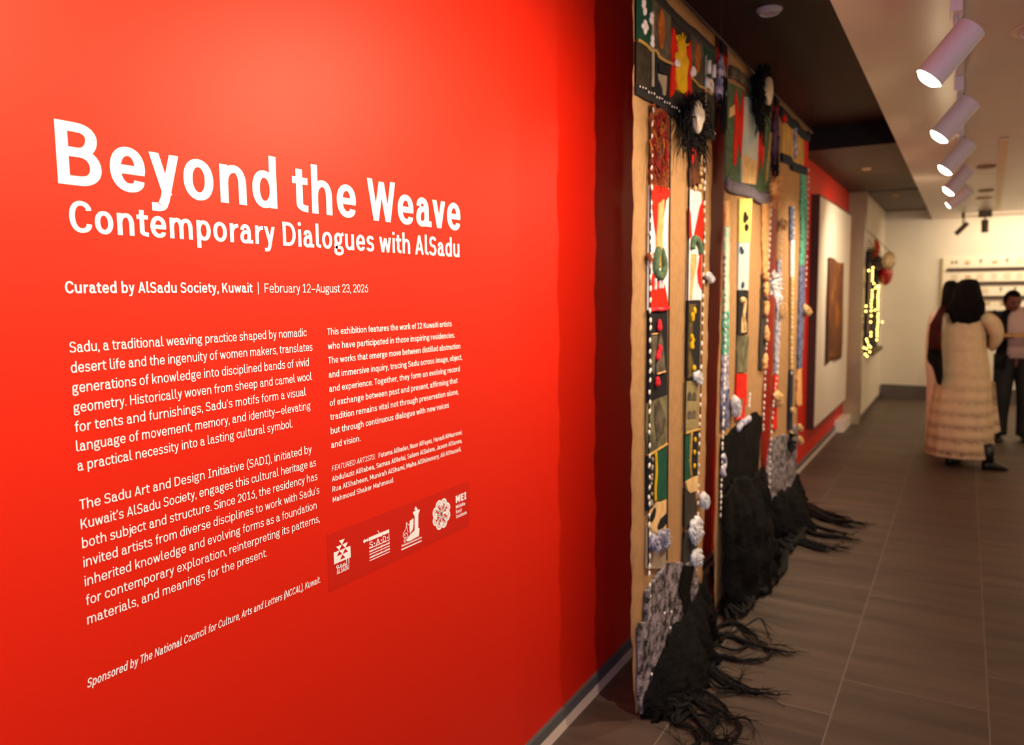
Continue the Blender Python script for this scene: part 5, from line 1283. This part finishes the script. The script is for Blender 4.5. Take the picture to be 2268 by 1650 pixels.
ball = thing('hanging_globe', tuple(c2), 'dark grey ball above the red pouch', 'hanging ornament')
bm = BM(); ellipsoid(bm, c2, (.075, .17, .08), 20, 14); obj('ball', bm, mat('grey_felt_ball', (104, 92, 84), 0.8, 0.2, 12), ball, smooth=True)
bm = BM(); tube(bm, [tuple(c2 + Vector((0, 0, .08))), (0.17, c2.y, c2.z + .3)], .004, 6); obj('cord', bm, mat('dark_wire', (20, 22, 14), 0.6), ball)
c3 = pt(1969, 577, 0, 0.45)
glb = thing('hanging_globe', tuple(c3), 'pale see-through globe at the right of the dark grey ball', 'hanging ornament')
mg = mat('pale_globe', (238, 216, 176), 0.3); mg.node_tree.nodes['Principled BSDF'].inputs['Transmission Weight'].default_value = 0.75
bm = BM(); ellipsoid(bm, c3, (.075, .17, .11), 20, 14); obj('globe', bm, mg, glb, smooth=True)
bm = BM(); tube(bm, [tuple(c3 + Vector((0, 0, .11))), (0.17, c3.y, c3.z + .4)], .004, 6); obj('cord', bm, mat('dark_wire', (20, 22, 14), 0.6), glb)
c4 = pt(1939, 553, 0, 0.25)
rb = thing('hanging_ribbon', tuple(c4), 'narrow orange red ribbon above the grey ball', 'hanging ornament')
bm = BM()
tube(bm, smooth_line([c4 + Vector((.0, .0, .12)), c4 + Vector((.015, .05, .04)), c4 + Vector((0, -.02, -.05)), c4 + Vector((.01, .03, -.12))], 5), [.02 + .02 * math.sin(i * .2) for i in range(16)], 8, True, .3)
obj('ribbon', bm, mat('orange_red_felt', (216, 76, 44), 0.7), rb, smooth=True)

# ------------------------------------------------------------------ people
SKIN = mat('skin', (150, 92, 66), 0.5, 0.06, 9); SKIN_D = mat('deep_brown_skin', (112, 58, 40), 0.5, 0.06, 9)
HAIR = mat('dark_brown_hair', (17, 11, 10), 0.75, 0.35, 26, 0.8, 70, spec=0.12, stretch=(6, 6, 1))
def evaluated(me_obj, mods):
    for t, kw in mods:
        m = me_obj.modifiers.new(t.lower(), t)
        for k, v in kw.items(): setattr(m, k, v)
    dg = bpy.context.evaluated_depsgraph_get(); dg.update()
    me = bpy.data.meshes.new_from_object(me_obj.evaluated_get(dg))
    me_obj.modifiers.clear()
    return me
def body(root, joints, bones, head, skin, M):
    """one continuous figure: skinned skeleton, hands with five fingers, head with a face, fused into a single surface"""
    names = list(joints); me = bpy.data.meshes.new('skeleton')
    me.from_pydata([M @ Vector(joints[n][0]) for n in names], [(names.index(a), names.index(b)) for a, b in bones], [])
    o = bpy.data.objects.new('skeleton', me); COL.objects.link(o)
    m = o.modifiers.new('skin', 'SKIN'); m.use_smooth_shade = True
    sv = me.skin_vertices[0].data
    for i, n in enumerate(names):
        r = joints[n][1]; sv[i].radius = r if isinstance(r, tuple) else (r, r); sv[i].use_root = (n == 'pelvis')
    s1 = evaluated(o, [('SUBSURF', dict(levels=2, render_levels=2))])
    bm = BM(); bm.from_mesh(s1)
    hc, tilt, turn = Vector(head[0]), head[1], head[2]
    HM = Matrix.Translation(hc) @ Matrix.Rotation(turn, 4, 'Z') @ Matrix.Rotation(-tilt, 4, 'X')
    q = bmesh.ops.create_uvsphere(bm, u_segments=48, v_segments=36, radius=1.0)
    for v in q['verts']:
        p = v.co.copy(); x, y, z = p.x * .074, p.y * .094, p.z * .116
        if z < 0: x *= 1 - .28 * (z / .116) ** 2; y *= 1 + (.02 if y > 0 else -.25 * (z / .116) ** 2)
        if y > 0:
            g = lambda cx, cz, sx, sz: math.exp(-((x - cx) / sx) ** 2 - ((z - cz) / sz) ** 2)
            y += .026 * g(0, -.022, .012, .020) + .010 * g(0, .005, .010, .022)            # nose
            y -= .011 * (g(.030, .008, .015, .011) + g(-.030, .008, .015, .011))            # eye sockets
            y += .007 * (g(.030, .030, .024, .008) + g(-.030, .030, .024, .008))            # brows
            y += .008 * g(0, -.058, .022, .007) + .007 * g(0, -.071, .020, .006) - .004 * g(0, -.0645, .024, .003)   # lips
            y += .010 * g(0, -.098, .022, .016)                                             # chin
        v.co = M @ (HM @ Vector((x, y, z)))
    for sx in (-1, 1):
        e = bmesh.ops.create_uvsphere(bm, u_segments=14, v_segments=10, radius=1.0)
        for v in e['verts']: v.co = M @ (HM @ Vector((sx * .076 + v.co.x * .010, -.012 + v.co.y * .020 - abs(v.co.z) * .004, -.008 + v.co.z * .032)))
    me2 = bpy.data.meshes.new('raw'); bm.to_mesh(me2); bm.free(); o.data = me2
    me3 = evaluated(o, [('REMESH', dict(mode='VOXEL', voxel_size=0.0085, use_smooth_shade=True)), ('SMOOTH', dict(factor=0.4, iterations=2))])
    bpy.data.objects.remove(o)
    bm = BM(); bm.from_mesh(me3)
    b = obj('body', bm, skin, root, smooth=True)
    for sx in (-1, 1):
        bm = BM(); ellipsoid(bm, M @ (HM @ Vector((sx * .030, .076, .008))), (.011, .011, .011), 12, 8); obj('eye', bm, mat('eye_dark', (40, 30, 26), 0.2), root, smooth=True)
    return HM
def hand(J, B, side, w, d, palm_n, curl=.5):
    """palm and five fingers growing from the wrist: d = direction of the hand, palm_n = direction the palm faces"""
    w, d, pn = Vector(w), Vector(d).normalized(), Vector(palm_n).normalized(); sd = d.cross(pn).normalized()
    J[side + 'palm'] = (tuple(w + d * .045), (.024, .024)); B.append((side + 'wrist', side + 'palm'))
    for i, (off, ln) in enumerate(((-.030, .062), (-.011, .074), (.009, .080), (.028, .072))):
        k = w + d * .082 + sd * off; p1 = k + (d * (1 - curl * .5) + pn * curl * .6) * ln * .5; p2 = p1 + (d * (1 - curl) + pn * curl) * ln * .5
        a, b_, c_ = (side + 'f%d%s' % (i, t) for t in 'abc')
        J[a] = (tuple(k), .0105); J[b_] = (tuple(p1), .0088); J[c_] = (tuple(p2), .0075)
        B += [(side + 'palm', a), (a, b_), (b_, c_)]
    t0 = w + d * .030 + sd * .032 + pn * .008; t1 = t0 + (d * .6 + sd * .5 + pn * .3) * .040; t2 = t1 + (d * .85 + pn * .4) * .030
    J[side + 'ta'] = (tuple(t0), .0115); J[side + 'tb'] = (tuple(t1), .0098); J[side + 'tc'] = (tuple(t2), .0085)
    B += [(side + 'palm', side + 'ta'), (side + 'ta', side + 'tb'), (side + 'tb', side + 'tc')]
def figure(root, M, skin, H, elbows, wrists, hdir, pnorm, head, feet=(.10, .10), lean=0.0):
    s = H / 1.7
    J = {'pelvis': ((0, 0, .94 * s), (.135 * s, .10 * s)), 'waist': ((0, .0 + lean * .3, 1.08 * s), (.115 * s, .085 * s)), 'chest': ((0, lean * .7, 1.25 * s), (.135 * s, .10 * s)), 'nape': ((0, lean, 1.40 * s), .06 * s), 'neck': (tuple(Vector(head[0]) + Vector((0, -.02, -.10 * s))), .052 * s)}
    B = [('pelvis', 'waist'), ('waist', 'chest'), ('chest', 'nape'), ('nape', 'neck')]
    for i, sd in enumerate('lr'):
        sg = -1 if sd == 'l' else 1
        J[sd + 'shoulder'] = ((sg * .165 * s, lean * .95, 1.375 * s), .056 * s); J[sd + 'elbow'] = (elbows[i], .042 * s); J[sd + 'wrist'] = (wrists[i], .028 * s)
        B += [('nape', sd + 'shoulder'), (sd + 'shoulder', sd + 'elbow'), (sd + 'elbow', sd + 'wrist')]
        hand(J, B, sd, wrists[i], hdir[i], pnorm[i])
        f = feet[i]
        J[sd + 'hip'] = ((sg * .09 * s, 0, .88 * s), .088 * s); J[sd + 'knee'] = ((sg * (.05 + f * .5), .015, .49 * s), .060 * s); J[sd + 'ankle'] = ((sg * f, -.02, .09), .040 * s)
        J[sd + 'ball'] = ((sg * (f + .015), .085, .035), .034); J[sd + 'toe'] = ((sg * (f + .02), .14, .03), .026)
        B += [('pelvis', sd + 'hip'), (sd + 'hip', sd + 'knee'), (sd + 'knee', sd + 'ankle'), (sd + 'ankle', sd + 'ball'), (sd + 'ball', sd + 'toe')]
    return body(root, J, B, head, skin, M)
def rows_loft(name, rows, yc, m, root, n=40, fold=0.0, nf=9, seed=1, closed_top=True, power=1.0):
    """cloth or hair from outline rows (pixel row, left, right, depth half-width, depth shift) read at distance yc"""
    rd = random.Random(seed); ph = rd.uniform(0, 6); rings = []
    P = []
    for r in rows:
        py, a, b, ry, dy = r; p, q = pt(a, py, 1, yc), pt(b, py, 1, yc); P.append(((p.x + q.x) / 2, yc + dy, (p.z + q.z) / 2, (q.x - p.x) / 2, ry))
    full = []
    for i in range(len(P) - 1):
        for k in range(4):
            t = k / 4; full.append([P[i][j] * (1 - t) + P[i + 1][j] * t for j in range(5)])
    full.append(P[-1])
    for i, (x, y, z, rx, ry) in enumerate(full):
        t = i / (len(full) - 1); ring = []
        for k in range(n):
            a = 2 * PI * k / n; f = 1 + fold * t * (math.sin(a * nf + ph + t * 1.5) * .7 + math.sin(a * nf * 1.7 + ph * 2) * .4) + rd.uniform(-.2, .2) * fold * .3
            ring.append((x + rx * math.cos(a) * f, y + ry * math.sin(a) * f, z + rd.uniform(-.2, .2) * fold * .04))
        rings.append(ring)
    bm = BM(); loft(bm, rings, (closed_top, True)); bmesh.ops.recalc_face_normals(bm, faces=bm.faces)
    return obj(name, bm, m, root, smooth=True)
def boot(name, heel, toe, h, m, root, w=.045):
    bm = BM(); a, b = Vector(heel), Vector(toe); d = (b - a).normalized(); s = Vector((d.y, -d.x, 0)); L = (b - a).length
    rings = []
    for t, z0, z1, ww in ((-.03, .0, .07, .5), (.05, 0, .10, .85), (.25, 0, .115, .95), (.5, 0, .085, .95), (.75, 0, .06, 1.05), (.92, 0, .045, .9), (1.02, .004, .03, .45)):
        c = a + d * L * t; ring = []
        for k in range(12):
            an = 2 * PI * k / 12; zz = (z0 + z1) / 2 + (z1 - z0) / 2 * math.sin(an); ring.append(tuple(c + s * w * ww * math.cos(an) * (1.0 if zz < .03 else .9) + Vector((0, 0, zz))))
        rings.append(ring)
    loft(bm, rings)
    if h: tube(bm, [tuple(a + d * L * .2 + Vector((0, 0, .07))), tuple(a + d * L * .18 + Vector((0, 0, h)))], [.048, .056], 14)
    bmesh.ops.recalc_face_normals(bm, faces=bm.faces)
    return obj(name, bm, m, root, smooth=True)

# --- woman in the long pale robe, seen from behind
WY = 8.25; wx = pt(2138, 900, 1, WY).x
woman = thing('person', (wx, WY, 0), 'person seen from behind in a long pale banded robe and dark red shawl', 'person')
M = Matrix.Translation((wx, WY, 0))
hz = pt(2140, 662, 1, WY); hl = M.inverted() @ hz
figure(woman, M, SKIN, 1.66, [(-.27, .10, 1.08), (.34, .12, 1.08)], [(-.12, .30, 1.12), (.16, .34, 1.10)], [(.5, .8, .2), (-.5, .8, .2)], [(0, -.2, 1), (0, -.2, 1)], ((hl.x, .06, 1.555), .35, 0.0), (.085, .175))
def robe_cloth():
    m = mat('pale_banded_robe', (212, 184, 142), 0.85, 0.05, 20, 0.4, 220, spec=0.2)
    nt = m.node_tree; N = nt.nodes; p = N['Principled BSDF']
    tc = N.new('ShaderNodeTexCoord'); s = N.new('ShaderNodeSeparateXYZ'); nt.links.new(tc.outputs['Object'], s.inputs[0])
    def mth(op, a, b=None):
        q = N.new('ShaderNodeMath'); q.operation = op
        for i, x in enumerate((a, b)):
            if x is None: continue
            if isinstance(x, (int, float)): q.inputs[i].default_value = x
            else: nt.links.new(x, q.inputs[i])
        return q.outputs[0]
    n = N.new('ShaderNodeTexNoise'); n.inputs['Scale'].default_value = 30; nt.links.new(tc.outputs['Object'], n.inputs['Vector'])
    z = mth('ADD', s.outputs[2], mth('MULTIPLY', n.outputs['Fac'], 0.05))
    st = mth('POWER', mth('ABSOLUTE', mth('SINE', mth('MULTIPLY', z, 27.0))), 3.0)
    low = mth('SUBTRACT', 1.0, mth('MULTIPLY', z, 0.95)); low = mth('MAXIMUM', low, 0.06)
    fac = mth('MULTIPLY', mth('MULTIPLY', st, low), mth('ADD', mth('MULTIPLY', n.outputs['Fac'], 1.5), 0.0))
    mx = N.new('ShaderNodeMix'); mx.data_type = 'RGBA'; nt.links.new(fac, mx.inputs['Factor'])
    src = p.inputs['Base Color'].links[0].from_socket if p.inputs['Base Color'].links else None
    nt.links.new(src, mx.inputs['A']); mx.inputs['B'].default_value = (*lin((110, 76, 66)), 1); nt.links.new(mx.outputs['Result'], p.inputs['Base Color'])
    return m
ROBE = robe_cloth()
rows_loft('robe', [(686, 2118, 2158, .06, .02), (693, 2100, 2170, .10, .02), (704, 2089, 2182, .13, .02), (724, 2084, 2184, .15, .03), (760, 2083, 2184, .165, .03), (800, 2080, 2190, .18, .03), (850, 2070, 2196, .20, .03), (900, 2060, 2198, .22, .03), (950, 2054, 2200, .24, .02), (1000, 2050, 2202, .25, .0), (1006, 2049, 2203, .25, .0)], WY, ROBE, woman, 56, .035, 9, 3)
def P8(px, py, dy=0.0): q = pt(px, py, 1, WY + dy); return tuple(q)
bm = BM(); tube(bm, smooth_line([P8(2168, 700), P8(2186, 707, -.02), P8(2200, 720, -.02), P8(2207, 740, .0), P8(2204, 758, .03), P8(2196, 772, .08)], 5), [.05, .058, .066, .072, .076, .080, .082, .083, .084, .084, .083, .082, .080, .078, .076, .073, .070, .066, .062, .058, .054, .05, .046, .042, .038, .034][:26], 18, True, .8)
obj('sleeve', bm, ROBE, woman, smooth=True)
bm = BM(); tube(bm, smooth_line([P8(2100, 700), P8(2085, 715), P8(2074, 745, .04), P8(2084, 762, .16)], 5), .075, 16); obj('sleeve', bm, ROBE, woman, smooth=True)
bm = BM()
pp = [P8(2188, 845, .16), P8(2204, 846, .2), P8(2209, 900, .22), P8(2216, 955, .24), P8(2196, 965, .2), P8(2186, 900, .18)]
f = bm.faces.new([bm.verts.new(q) for q in pp]); bmesh.ops.solidify(bm, geom=[f], thickness=.02)
obj('robe_panel', bm, ROBE, woman)
def shawl():
    Z = lambda x, y: (2030 + x / 6.345, 600 + y / 6.345)
    rows = [(500, 330, 410), (560, 290, 405), (640, 250, 372), (760, 182, 362), (880, 172, 356), (1000, 160, 350), (1100, 152, 356), (1240, 140, 368), (1300, 165, 370), (1345, 205, 372), (1410, 235, 374), (1500, 255, 374), (1580, 278, 352), (1600, 295, 335)]
    def part(rs, name, m, parent, seed):
        bm = BM(); V = []; n = 14
        for y, a, b in rs:
            pa, pb = pt(*Z(a, y), 1, WY - .18), pt(*Z(b, y), 1, WY - .18); row = []
            for k in range(n + 1):
                t = k / n; q = pa.lerp(pb, t); q.y = WY - .235 + .12 * (1 - t) ** 2.2 + .014 * math.sin(t * 16 + y * .004 + seed) + (.08 if y < 620 else 0)
                row.append(bm.verts.new(q))
            V.append(row)
        for i in range(len(V) - 1):
            for k in range(n): bm.faces.new((V[i][k], V[i + 1][k], V[i + 1][k + 1], V[i][k + 1]))
        bmesh.ops.solidify(bm, geom=bm.faces[:], thickness=.012)
        return obj(name, bm, m, parent, smooth=True)
    s = part(rows[:7], 'shawl', mat('maroon_shawl', (92, 22, 18), 0.8, 0.2, 12), woman, 1)
    e = part(rows[6:], 'shawl_end', mat('black_shawl_end', (16, 12, 11), 0.8), s, 1)
    e['label'] = 'black fringed end of the shawl'
shawl()
Zh = lambda x, y: (2030 + x / 6.345, 600 + y / 6.345)
def zrow(y, a, b, ry, dy): p, q = Zh(a, y), Zh(b, y); return (p[1], p[0], q[0], ry, dy)
rows_loft('hair', [zrow(112, 690, 790, .03, .03), zrow(122, 630, 850, .075, .02), zrow(165, 575, 880, .115, .01), zrow(250, 525, 908, .135, 0), zrow(350, 500, 932, .142, -.01), zrow(450, 485, 945, .142, -.02), zrow(550, 472, 930, .135, -.03), zrow(630, 470, 905, .12, -.04), zrow(690, 500, 885, .10, -.05), zrow(725, 545, 830, .08, -.05), zrow(742, 600, 770, .04, -.05)], WY, HAIR, woman, 48, .05, 11, 5)
for k, (x, y, r) in enumerate(((540, 690, .045), (640, 640, .04), (740, 700, .045), (840, 670, .045), (500, 600, .04), (905, 590, .035))):
    bm = BM(); p = pt(*Zh(x, y - 60), 1, WY - .12); q = pt(*Zh(x + (-12, 8, 0, 15, -14, 12)[k], y + 35), 1, WY - .10)
    tube(bm, smooth_line([p + Vector((0, .03, .08)), p, (p + q) / 2 + Vector((0, -.02, 0)), q], 4), [r * .5, r * .8, r, r, r, r, r * .95, r * .9, r * .8, r * .7, r * .6, r * .4, r * .2], 12)
    obj('hair_lock', bm, HAIR, woman, smooth=True)
BOOT = mat('black_leather', (12, 10, 10), 0.4)
p1, p2 = pt(2100, 1028, 2, 0), pt(2182, 1040, 2, 0)
boot('boot', (p1.x, p1.y - .05, 0), (p1.x + .09, p1.y + .16, 0), .24, BOOT, woman)
boot('boot', (p2.x - .02, p2.y - .02, 0), (p2.x + .17, p2.y + .04, 0), .24, BOOT, woman)

# --- person in pale pink, mostly hidden behind her
SY = 9.05; sx_ = pt(2100, 900, 1, SY).x
pink = thing('person', (sx_, SY, 0), 'person in a pale pink dress with long dark hair, mostly hidden behind the banded robe', 'person')
M = Matrix.Translation((sx_, SY, 0))
figure(pink, M, SKIN, 1.62, [(-.19, .06, 1.06), (.25, .06, 1.05)], [(-.12, .20, .95), (.15, .28, 1.0)], [(0, .5, -.8), (-.5, .8, .1)], [(1, 0, 0), (0, -.2, 1)], ((.0, .03, 1.545), .15, 0.2), (.09, .09))
PINK = mat('pale_pink_dress', (240, 200, 182), 0.8, 0.06, 8)
rows_loft('dress', [(683, 2088, 2112, .05, 0), (688, 2070, 2130, .09, 0), (700, 2058, 2142, .12, 0), (725, 2053, 2146, .14, 0), (760, 2050, 2148, .15, 0), (800, 2049, 2150, .16, 0), (850, 2052, 2150, .18, 0), (920, 2050, 2152, .20, 0), (975, 2049, 2153, .21, 0), (990, 2049, 2153, .21, 0)], SY, PINK, pink, 40, .03, 8, 9)
rows_loft('hair', [(621, 2100, 2114, .03, 0), (626, 2092, 2120, .075, 0), (640, 2087, 2124, .10, 0), (660, 2085, 2125, .11, -.01), (680, 2083, 2122, .10, -.02), (697, 2084, 2118, .08, -.03), (706, 2090, 2112, .04, -.03)], SY, HAIR, pink, 36, .05, 9, 8)
for q in (2082, 2120):
    p = pt(q, 985, 1, SY); boot('shoe', (p.x, SY - .06, 0), (p.x, SY + .16, 0), 0, BOOT, pink)

# --- man in a black suit, facing this way, looking down at what he holds
MY = 9.85; mx_ = pt(2243, 900, 1, MY).x
man = thing('person', (mx_, MY, 0), 'person in a black suit and open white shirt, cut by the right edge, looking down', 'person')
M = Matrix.Translation((mx_, MY, 0)) @ Matrix.Rotation(PI + 0.12, 4, 'Z')
hm = M.inverted() @ pt(2241, 668, 1, MY)
HM = figure(man, M, SKIN_D, 1.64, [(-.27, .02, 1.06), (.29, .02, 1.06)], [(-.15, .27, 1.13), (.14, .27, 1.13)], [(.35, .9, .1), (-.35, .9, .1)], [(.3, 0, 1), (-.3, 0, 1)], ((hm.x, .03, hm.z - .005), .30, 0.30), (.115, .12))
SUIT = mat('black_suit', (13, 12, 13), 0.75, 0.15, 14); SHIRT = mat('white_shirt', (206, 172, 158), 0.75, 0.05, 14)
def mrow(z, rx, ry, dy=0.0): return (z, rx, ry, dy)
def mloft(name, rows, m, n=36, fold=.02, arc=None, seed=1):
    rd = random.Random(seed); rings = []
    for z, rx, ry, dy in rows:
        ring = []
        for k in range(n + (0 if arc is None else 1)):
            a = 2 * PI * k / n if arc is None else math.radians(arc[0] + (arc[1] - arc[0]) * k / n)
            f = 1 + fold * math.sin(a * 7 + z * 6) + rd.uniform(-.3, .3) * fold
            ring.append(M @ Vector((rx * math.cos(a) * f, dy + ry * math.sin(a) * f, z)))
        rings.append(ring)
    bm = BM()
    if arc is None: loft(bm, rings)
    else:
        V = [[bm.verts.new(p) for p in r] for r in rings]
        for i in range(len(V) - 1):
            for k in range(n): bm.faces.new((V[i][k], V[i][k + 1], V[i + 1][k + 1], V[i + 1][k]))
        bmesh.ops.solidify(bm, geom=bm.faces[:], thickness=.012)
    bmesh.ops.recalc_face_normals(bm, faces=bm.faces)
    return obj(name, bm, m, man, smooth=True)
mloft('shirt', [mrow(.90, .165, .125), mrow(1.05, .16, .12), mrow(1.2, .175, .13), mrow(1.32, .17, .125), mrow(1.385, .11, .085), mrow(1.425, .068, .068, .0), mrow(1.44, .066, .066, .0)], SHIRT)
mloft('jacket', [mrow(.78, .20, .155), mrow(.95, .185, .145), mrow(1.08, .18, .14), mrow(1.22, .20, .15), mrow(1.34, .195, .14), mrow(1.40, .13, .10), mrow(1.43, .085, .085)], SUIT, 36, .015, (122, 418))
for sg in (-1, 1):
    bm = BM(); tube(bm, [M @ Vector(q) for q in smooth_line([(sg * .155, 0, 1.375), (sg * .22, .0, 1.25), (sg * .28, .02, 1.06), (sg * .22, .14, 1.08), (sg * .17, .23, 1.115)], 4)], [.072, .07, .068, .066, .064, .062, .062, .062, .062, .06, .058, .056, .055, .054, .053, .052, .05], 14); obj('jacket_sleeve', bm, SUIT, man, smooth=True)
    bm = BM(); tube(bm, [M @ Vector(q) for q in smooth_line([(sg * .085, 0, .93), (sg * .095, .0, .72), (sg * .11, .015, .48), (sg * .118, -.01, .25), (sg * .12, -.01, .06)], 4)], [.115, .112, .108, .104, .10, .097, .093, .09, .088, .086, .084, .082, .081, .081, .081, .081, .081], 16); obj('trouser_leg', bm, SUIT, man, smooth=True)
    a = M @ Vector((sg * .12, -.07, 0)); b = M @ Vector((sg * .14, .19, 0)); boot('shoe', a, b, 0, BOOT, man)
bm = BM()
q = bmesh.ops.create_uvsphere(bm, u_segments=32, v_segments=20, radius=1.0)
dele = []
for v in q['verts']:
    p = Vector((v.co.x * .083, v.co.y * .101 - .010, v.co.z * .118 + .012))
    if p.z < -.02 or (p.y > .035 and p.z < .075): dele.append(v)
    v.co = M @ (HM @ p)
bmesh.ops.delete(bm, geom=dele, context='VERTS')
bmesh.ops.solidify(bm, geom=bm.faces[:], thickness=.006)
obj('hair', bm, HAIR, man, smooth=True)
for sg in (-1, 1):
    bm = BM(); tube(bm, [M @ (HM @ Vector((sg * .012, .088, .030))), M @ (HM @ Vector((sg * .030, .084, .036))), M @ (HM @ Vector((sg * .050, .070, .030)))], [.003, .005, .002], 6); obj('eyebrow', bm, HAIR, man)
tp = M @ Vector((0.0, .40, 1.165))
tray = thing('tray', tuple(tp), 'flat dark tray with a yellow edge held by the person in the black suit', 'tray')
bm = BM(); box(bm, (-.20, .29, 1.150), (.20, .52, 1.158))
for v in bm.verts: v.co = M @ v.co
obj('board', bm, mat('dark_brown_board', (52, 30, 22), 0.5), tray)
for nm, a, b in (('rim', (-.205, .515, 1.146), (.205, .527, 1.172)), ('rim', (-.205, .283, 1.146), (.205, .295, 1.172)), ('rim', (-.212, .283, 1.146), (-.2, .527, 1.172)), ('rim', (.2, .283, 1.146), (.212, .527, 1.172))):
    bm = BM(); box(bm, a, b)
    for v in bm.verts: v.co = M @ v.co
    obj(nm, bm, mat('yellow_edge', (190, 136, 48), 0.5), tray)
